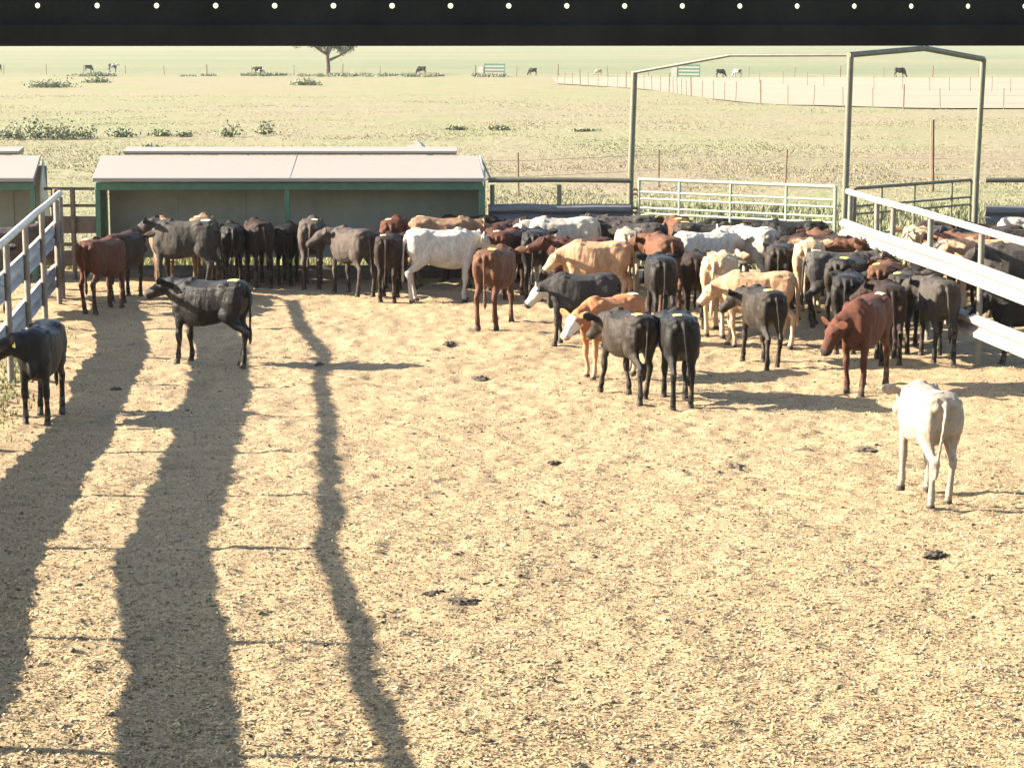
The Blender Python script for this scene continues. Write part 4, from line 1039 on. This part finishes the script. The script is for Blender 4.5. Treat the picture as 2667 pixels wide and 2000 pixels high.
CATTLE = [
(-5.45,25.07,270,1.00,"look_left",1,"black","et",
  "black calf by the left rail fence, pushing its head out through the rails"),
(-6.45,34.47,71,1.02,"look_left",0,"red_brown","eh",
  "red-brown calf at far left, nearest the inner end of the left rail fence"),
(-5.54,36.89,165,1.08,"alert",0,"charcoal","eth",
  "charcoal calf facing left just behind the black calf that stands alone"),
(-4.11,29.44,160,1.04,"alert_walk",0,"black","eth",
  "black calf standing alone side-on across the dark shadow band, head raised to the left"),
(-6.05,37.92,101,1.03,"feed",0,"brown","h",
  "light brown calf at the shelter with yellow rump sticker, behind the charcoal calf's shoulder"),
(-5.37,38.04,94,1.05,"feed",0,"brown","h",
  "light brown calf feeding in the shelter, directly behind the charcoal calf's rump"),
(-4.83,37.60,101,0.97,"feed",1,"black","",
  "black calf feeding under the shelter, right of the charcoal calf's rump"),
(-4.39,37.75,107,1.00,"feed",0,"dark_brown","",
  "dark brown calf feeding in the shelter just left of its middle post"),
(-3.91,38.09,88,0.93,"feed",0,"black","",
  "small black calf feeding directly behind the shelter's middle post"),
(-3.44,37.60,93,1.05,"feed",1,"grey_brown","h",
  "grey-brown calf with pale rump sticker, first one feeding right of the shelter's middle post"),
(-2.70,36.65,124,1.00,"look_left",0,"grey_brown","et",
  "grey-brown calf in front of the shelter, looking back left with both ears up"),
(-2.03,35.98,89,0.97,"stand",0,"dark_brown","h",
  "dark calf seen from behind between the grey-brown calf and the side-on cream calf"),
(-2.03,37.92,87,1.04,"feed",0,"red_brown","h",
  "red-brown calf at the shelter, its rump showing above the cream calf's hips"),
(-1.13,35.70,11,1.06,"stand",0,"ivory_grey","eth",
  "cream calf standing side-on in front of the shelter's right end, facing right"),
(-1.13,37.50,3,1.08,"stand",0,"brown","h",
  "light brown calf standing behind the side-on cream calf, only its back showing"),
(-0.23,37.29,262,1.00,"stand",0,"dark_red","et",
  "dark red calf facing the camera behind the herd, with an orange muzzle"),
(0.82,37.18,182,1.12,"stand",0,"white","et",
  "white calf facing left at the back of the herd, pale ears spread"),
(-0.24,32.91,74,1.06,"stand",1,"brown_red","h",
  "brown calf seen from behind, nearest of those right of the cream calf"),
(-0.05,36.27,70,1.00,"look_left",0,"red_brown","eth",
  "reddish calf just beyond the brown one, yellow sticker on its rump"),
(0.40,35.92,85,1.03,"stand",0,"black","",
  "black calf seen from behind, standing against the flank of the white calf"),
(1.08,35.05,171,0.98,"alert",0,"dark_red","e",
  "maroon calf mostly hidden behind the orange-tan calf, dark head showing"),
(1.33,34.57,178,0.98,"low_fwd",0,"orange_tan","eth",
  "orange-tan calf facing left with its hind leg lit, in the middle of the herd"),
(0.99,31.36,180,0.93,"low_fwd",0,"black_whiteface","et",
  "dark calf with a white face and throat, facing left"),
(1.27,28.48,221,0.94,"low_fwd",0,"orange_whiteface","eth",
  "orange calf with a white face walking forward at the front of the herd"),
(1.42,26.66,113,0.95,"walk",0,"black_brown","eth",
  "black-brown calf whose head covers the orange white-faced calf's chest"),
(2.01,26.20,92,1.00,"walk_left",0,"black","h",
  "black calf at the front, right-hand one of the pair walking away"),
(2.37,34.40,100,1.10,"look_left",0,"brown_red","et",
  "big brown calf in the middle of the herd, rear to the camera, head turned left"),
(2.87,37.92,96,1.03,"stand",0,"brown_red","h",
  "brown calf with its rump behind the big brown calf, before the green gate"),
(1.87,37.91,175,1.05,"alert",1,"charcoal","eth",
  "charcoal calf at the back right beside the gateway's left post"),
(1.93,36.47,91,0.97,"stand",0,"tan_grey","",
  "dull tan calf seen from behind between the orange-tan and big brown calves"),
(2.05,37.32,156,1.00,"look_left",0,"dark_whiteface","e",
  "pink and white-faced dark calf against the green gate's left half"),
(3.35,36.96,-1,1.04,"stand",0,"black_brown","h",
  "black-brown calf in the back row along the green gate, above the white ones"),
(3.18,35.67,27,1.00,"stand",0,"ivory_grey","eh",
  "whitish calf with shaded flank, left one of two pale calves near the gate"),
(3.96,36.11,120,1.04,"look_left",0,"white","eth",
  "bright white calf right of the centre, an ear raised over its back"),
(4.72,37.02,169,1.06,"stand",0,"black","eth",
  "black calf standing broadside right beside the bright white calf"),
(4.55,37.94,-5,1.00,"stand",0,"dark_brown","h",
  "dark brown calf in the back row behind the bright white calf"),
(4.67,37.50,176,1.00,"stand",0,"black","",
  "black calf in the back row near the gate's right-hand post"),
(5.05,36.06,88,1.00,"stand",0,"brown_red","",
  "reddish brown calf almost hidden behind the tan one seen from the rear"),
(4.62,33.88,78,1.06,"stand",0,"tan","eth",
  "tan calf seen squarely from behind, right of the black broadside calf"),
(4.97,32.15,63,1.04,"stand",1,"black_brown","h",
  "large black-brown calf right of the tan calf, beyond the red one"),
(4.96,34.73,-19,1.00,"alert",0,"brown_red","e",
  "brown calf by the right-hand guardrail, facing right with its ear up"),
(3.10,32.36,75,1.06,"stand",0,"tan_yellow","eh",
  "yellow-tan calf seen from behind with its left side in full sun"),
(3.49,31.20,172,0.97,"low_fwd",1,"orange_tan","e",
  "orange calf facing left, half hidden behind a dark calf with a yellow sticker"),
(3.39,29.44,103,0.95,"walk_left",0,"black_brown","eth",
  "dark calf with a bright yellow rump sticker, in front of the orange one"),
(5.01,32.99,2,1.00,"alert",0,"grey","eth",
  "grey calf facing right along the guardrail, yellow sticker on its rump"),
(5.81,29.71,92,1.00,"look_left",0,"charcoal","et",
  "charcoal calf looking left, next to the brown one by the right guardrail"),
(5.46,31.79,69,0.99,"look_left",0,"brown_red","eth",
  "brown calf between the two dark ones beside the right guardrail"),
(5.57,30.83,72,1.00,"stand",0,"black_brown","h",
  "blackish calf farthest right, seen from behind with its tail lit"),
(4.41,27.16,244,1.04,"low_walk",0,"red_brown","eth",
  "red-brown calf facing the camera with lowered head, apart from the herd"),
(3.91,20.29,97,0.95,"white_front",0,"white_pink","eth",
  "white calf walking away alone in the near right of the pen"),
(1.77,38.38,2,1.00,"stand",0,"black","",
  "black calf in the back row under the dark guardrail beside the gateway post"),
(0.47,38.15,177,1.00,"stand",0,"dark_brown","",
  "dark brown calf behind the white one, near the shelter's right post"),
(-0.81,38.42,183,1.02,"feed",0,"dark_brown","",
  "dark brown calf tucked behind the light brown calf at the shelter's right end"),
(3.96,38.40,180,1.00,"stand",0,"black_brown","",
  "black-brown calf in the farthest row along the green gate"),
(4.93,35.19,161,1.02,"stand",0,"dark_brown","h",
  "dark brown calf along the guardrail behind the tan rear-facing calf"),
(2.22,32.60,93,1.00,"stand",0,"black","",
  "black rear-facing calf in front of the big brown one's hind legs"),
(2.79,33.19,87,0.98,"stand",0,"dark_brown","",
  "dark brown rear-facing calf left of the yellow-tan calf"),
(4.19,34.09,81,1.00,"stand",0,"black_brown","",
  "black-brown rear-facing calf left of the squarely rear-facing tan calf"),
(4.77,30.85,77,1.00,"stand",0,"black","",
  "black rear-facing calf just beyond the lone red-brown calf's head"),
(5.12,29.54,85,0.96,"look_left",0,"dark_brown","",
  "dark brown calf close behind the lone red-brown calf, by its right shoulder"),
(-6.32,35.79,80,0.98,"stand",0,"dark_brown","",
  "dark brown calf between the red-brown calf at far left and the charcoal one"),
(7.00,29.40,187,1.00,"low_fwd",0,"black","",
  "black calf outside the right fence, seen through the gap between its guardrails"),
(7.69,38.35,-6,1.00,"stand",0,"dark_brown","",
  "dark brown calf across the right fence, beside the farthest visible posts"),
(6.86,37.10,89,0.98,"stand",0,"tan","",
  "cream calf across the right fence, behind its second post"),
(7.72,36.44,164,1.00,"alert",0,"charcoal","",
  "charcoal calf across the right fence with its head raised left"),
(7.42,35.84,138,1.00,"stand",0,"brown_red","",
  "red-brown calf across the right fence, curled against the tan one"),
(6.88,35.16,226,0.95,"low_fwd",0,"tan_grey","",
  "dull tan calf across the right fence, head toward the camera"),
(7.51,34.52,172,1.03,"stand",0,"orange_tan","",
  "orange-tan calf across the right fence, widest pale body there"),
(7.79,33.68,165,1.04,"stand",0,"charcoal","",
  "charcoal calf across the right fence, cut by the picture's right edge"),
(8.16,37.28,166,1.00,"alert",0,"dark_brown","",
  "dark calf across the right fence under the far gatepost, ears raised"),
(8.53,36.75,-3,1.00,"stand",0,"black_brown","",
  "black-brown calf across the right fence near the picture's edge, farthest row"),
(9.05,37.78,-13,1.08,"stand",0,"white","",
  "pale cream calf across the right fence, just a strip of back at the edge"),
(7.69,37.81,9,0.96,"stand",0,"grey","",
  "grey calf across the right fence below the second gate"),
(8.42,35.86,173,0.97,"stand",0,"red_brown","",
  "rust-red calf across the right fence below the top rail"),
(7.93,35.06,-13,0.95,"stand",0,"dark_red","",
  "maroon calf across the right fence above the orange-tan one"),
(-8.35,36.00,23,1.05,"alert",0,"grey_brown","",
  "grey calf with pale head outside the left fence, by the small shelter"),
(-8.10,34.00,93,1.00,"stand",0,"black","",
  "black calf outside the left fence, seen between its rails"),
]
for (x, y, hd, sc_, pose, mir, ct, parts, label) in CATTLE:
    place(x, y, hd, sc_, pose, mir, ct, parts, label)

for x, y, hd, sc_, pose, ct, label in [
    (-78.6, 338, 175, 1.0, 'graze', 'dark_brown', 'brown cow at the far left edge of the pasture'),
    (-64.5, 337, 5, .95, 'graze', 'black', 'black cow grazing far off beside the black and white one'),
    (-60.6, 336, 0, 1.12, 'alert', 'pied', 'far black and white cow with raised head, near the left'),
    (-36.4, 317, 178, 1.0, 'stand', 'black_brown', 'far dark cow standing behind the white one left of the tree'),
    (-35.4, 312.5, 10, .72, 'graze', 'pied_white', 'small white cow in front of the dark one left of the tree'),
    (-12.9, 315, 182, 1.05, 'graze', 'black', 'far black cow with grey head between the tree and the striped gate'),
    (2.9, 309, 176, .95, 'graze', 'charcoal', 'far charcoal cow right of the left striped gate'),
    (12.2, 312, 180, .75, 'graze', 'tan_grey', 'far dull tan calf near a thick fence post'),
    (27.9, 296, 0, .98, 'graze', 'black_brown', 'far dark cow right of the striped gate under the overhead pipe'),
    (30.4, 298, 178, .95, 'graze', 'pied_white', 'far white cow right behind the dark one under the overhead pipe'),
    (51.9, 296, -8, 1.15, 'graze', 'black', 'far black cow grazing at the right, framed by the gateway')]:
    place(x, y, hd, sc_ * 1.0, pose, 0, ct, '', label, cat='cow', name='cow', group='cattle grazing in the far pasture', z=gz(x, y))

# ------------------------------------------------------------------ thin haze over the plain
m = bpy.data.materials.new('haze_air'); m.use_nodes = True
nt = m.node_tree; nt.nodes.clear()
vol = nt.nodes.new("ShaderNodeVolumePrincipled"); out = nt.nodes.new("ShaderNodeOutputMaterial")
vol.inputs["Color"].default_value = (.96, .96, .94, 1); vol.inputs["Density"].default_value = .00010
vol.inputs["Anisotropy"].default_value = 0.2
nt.links.new(vol.outputs[0], out.inputs["Volume"])
hz = MB().box(-1900, -60, -2.8, 1900, 4600, 11).build('haze', m, None, False, kind='stuff')
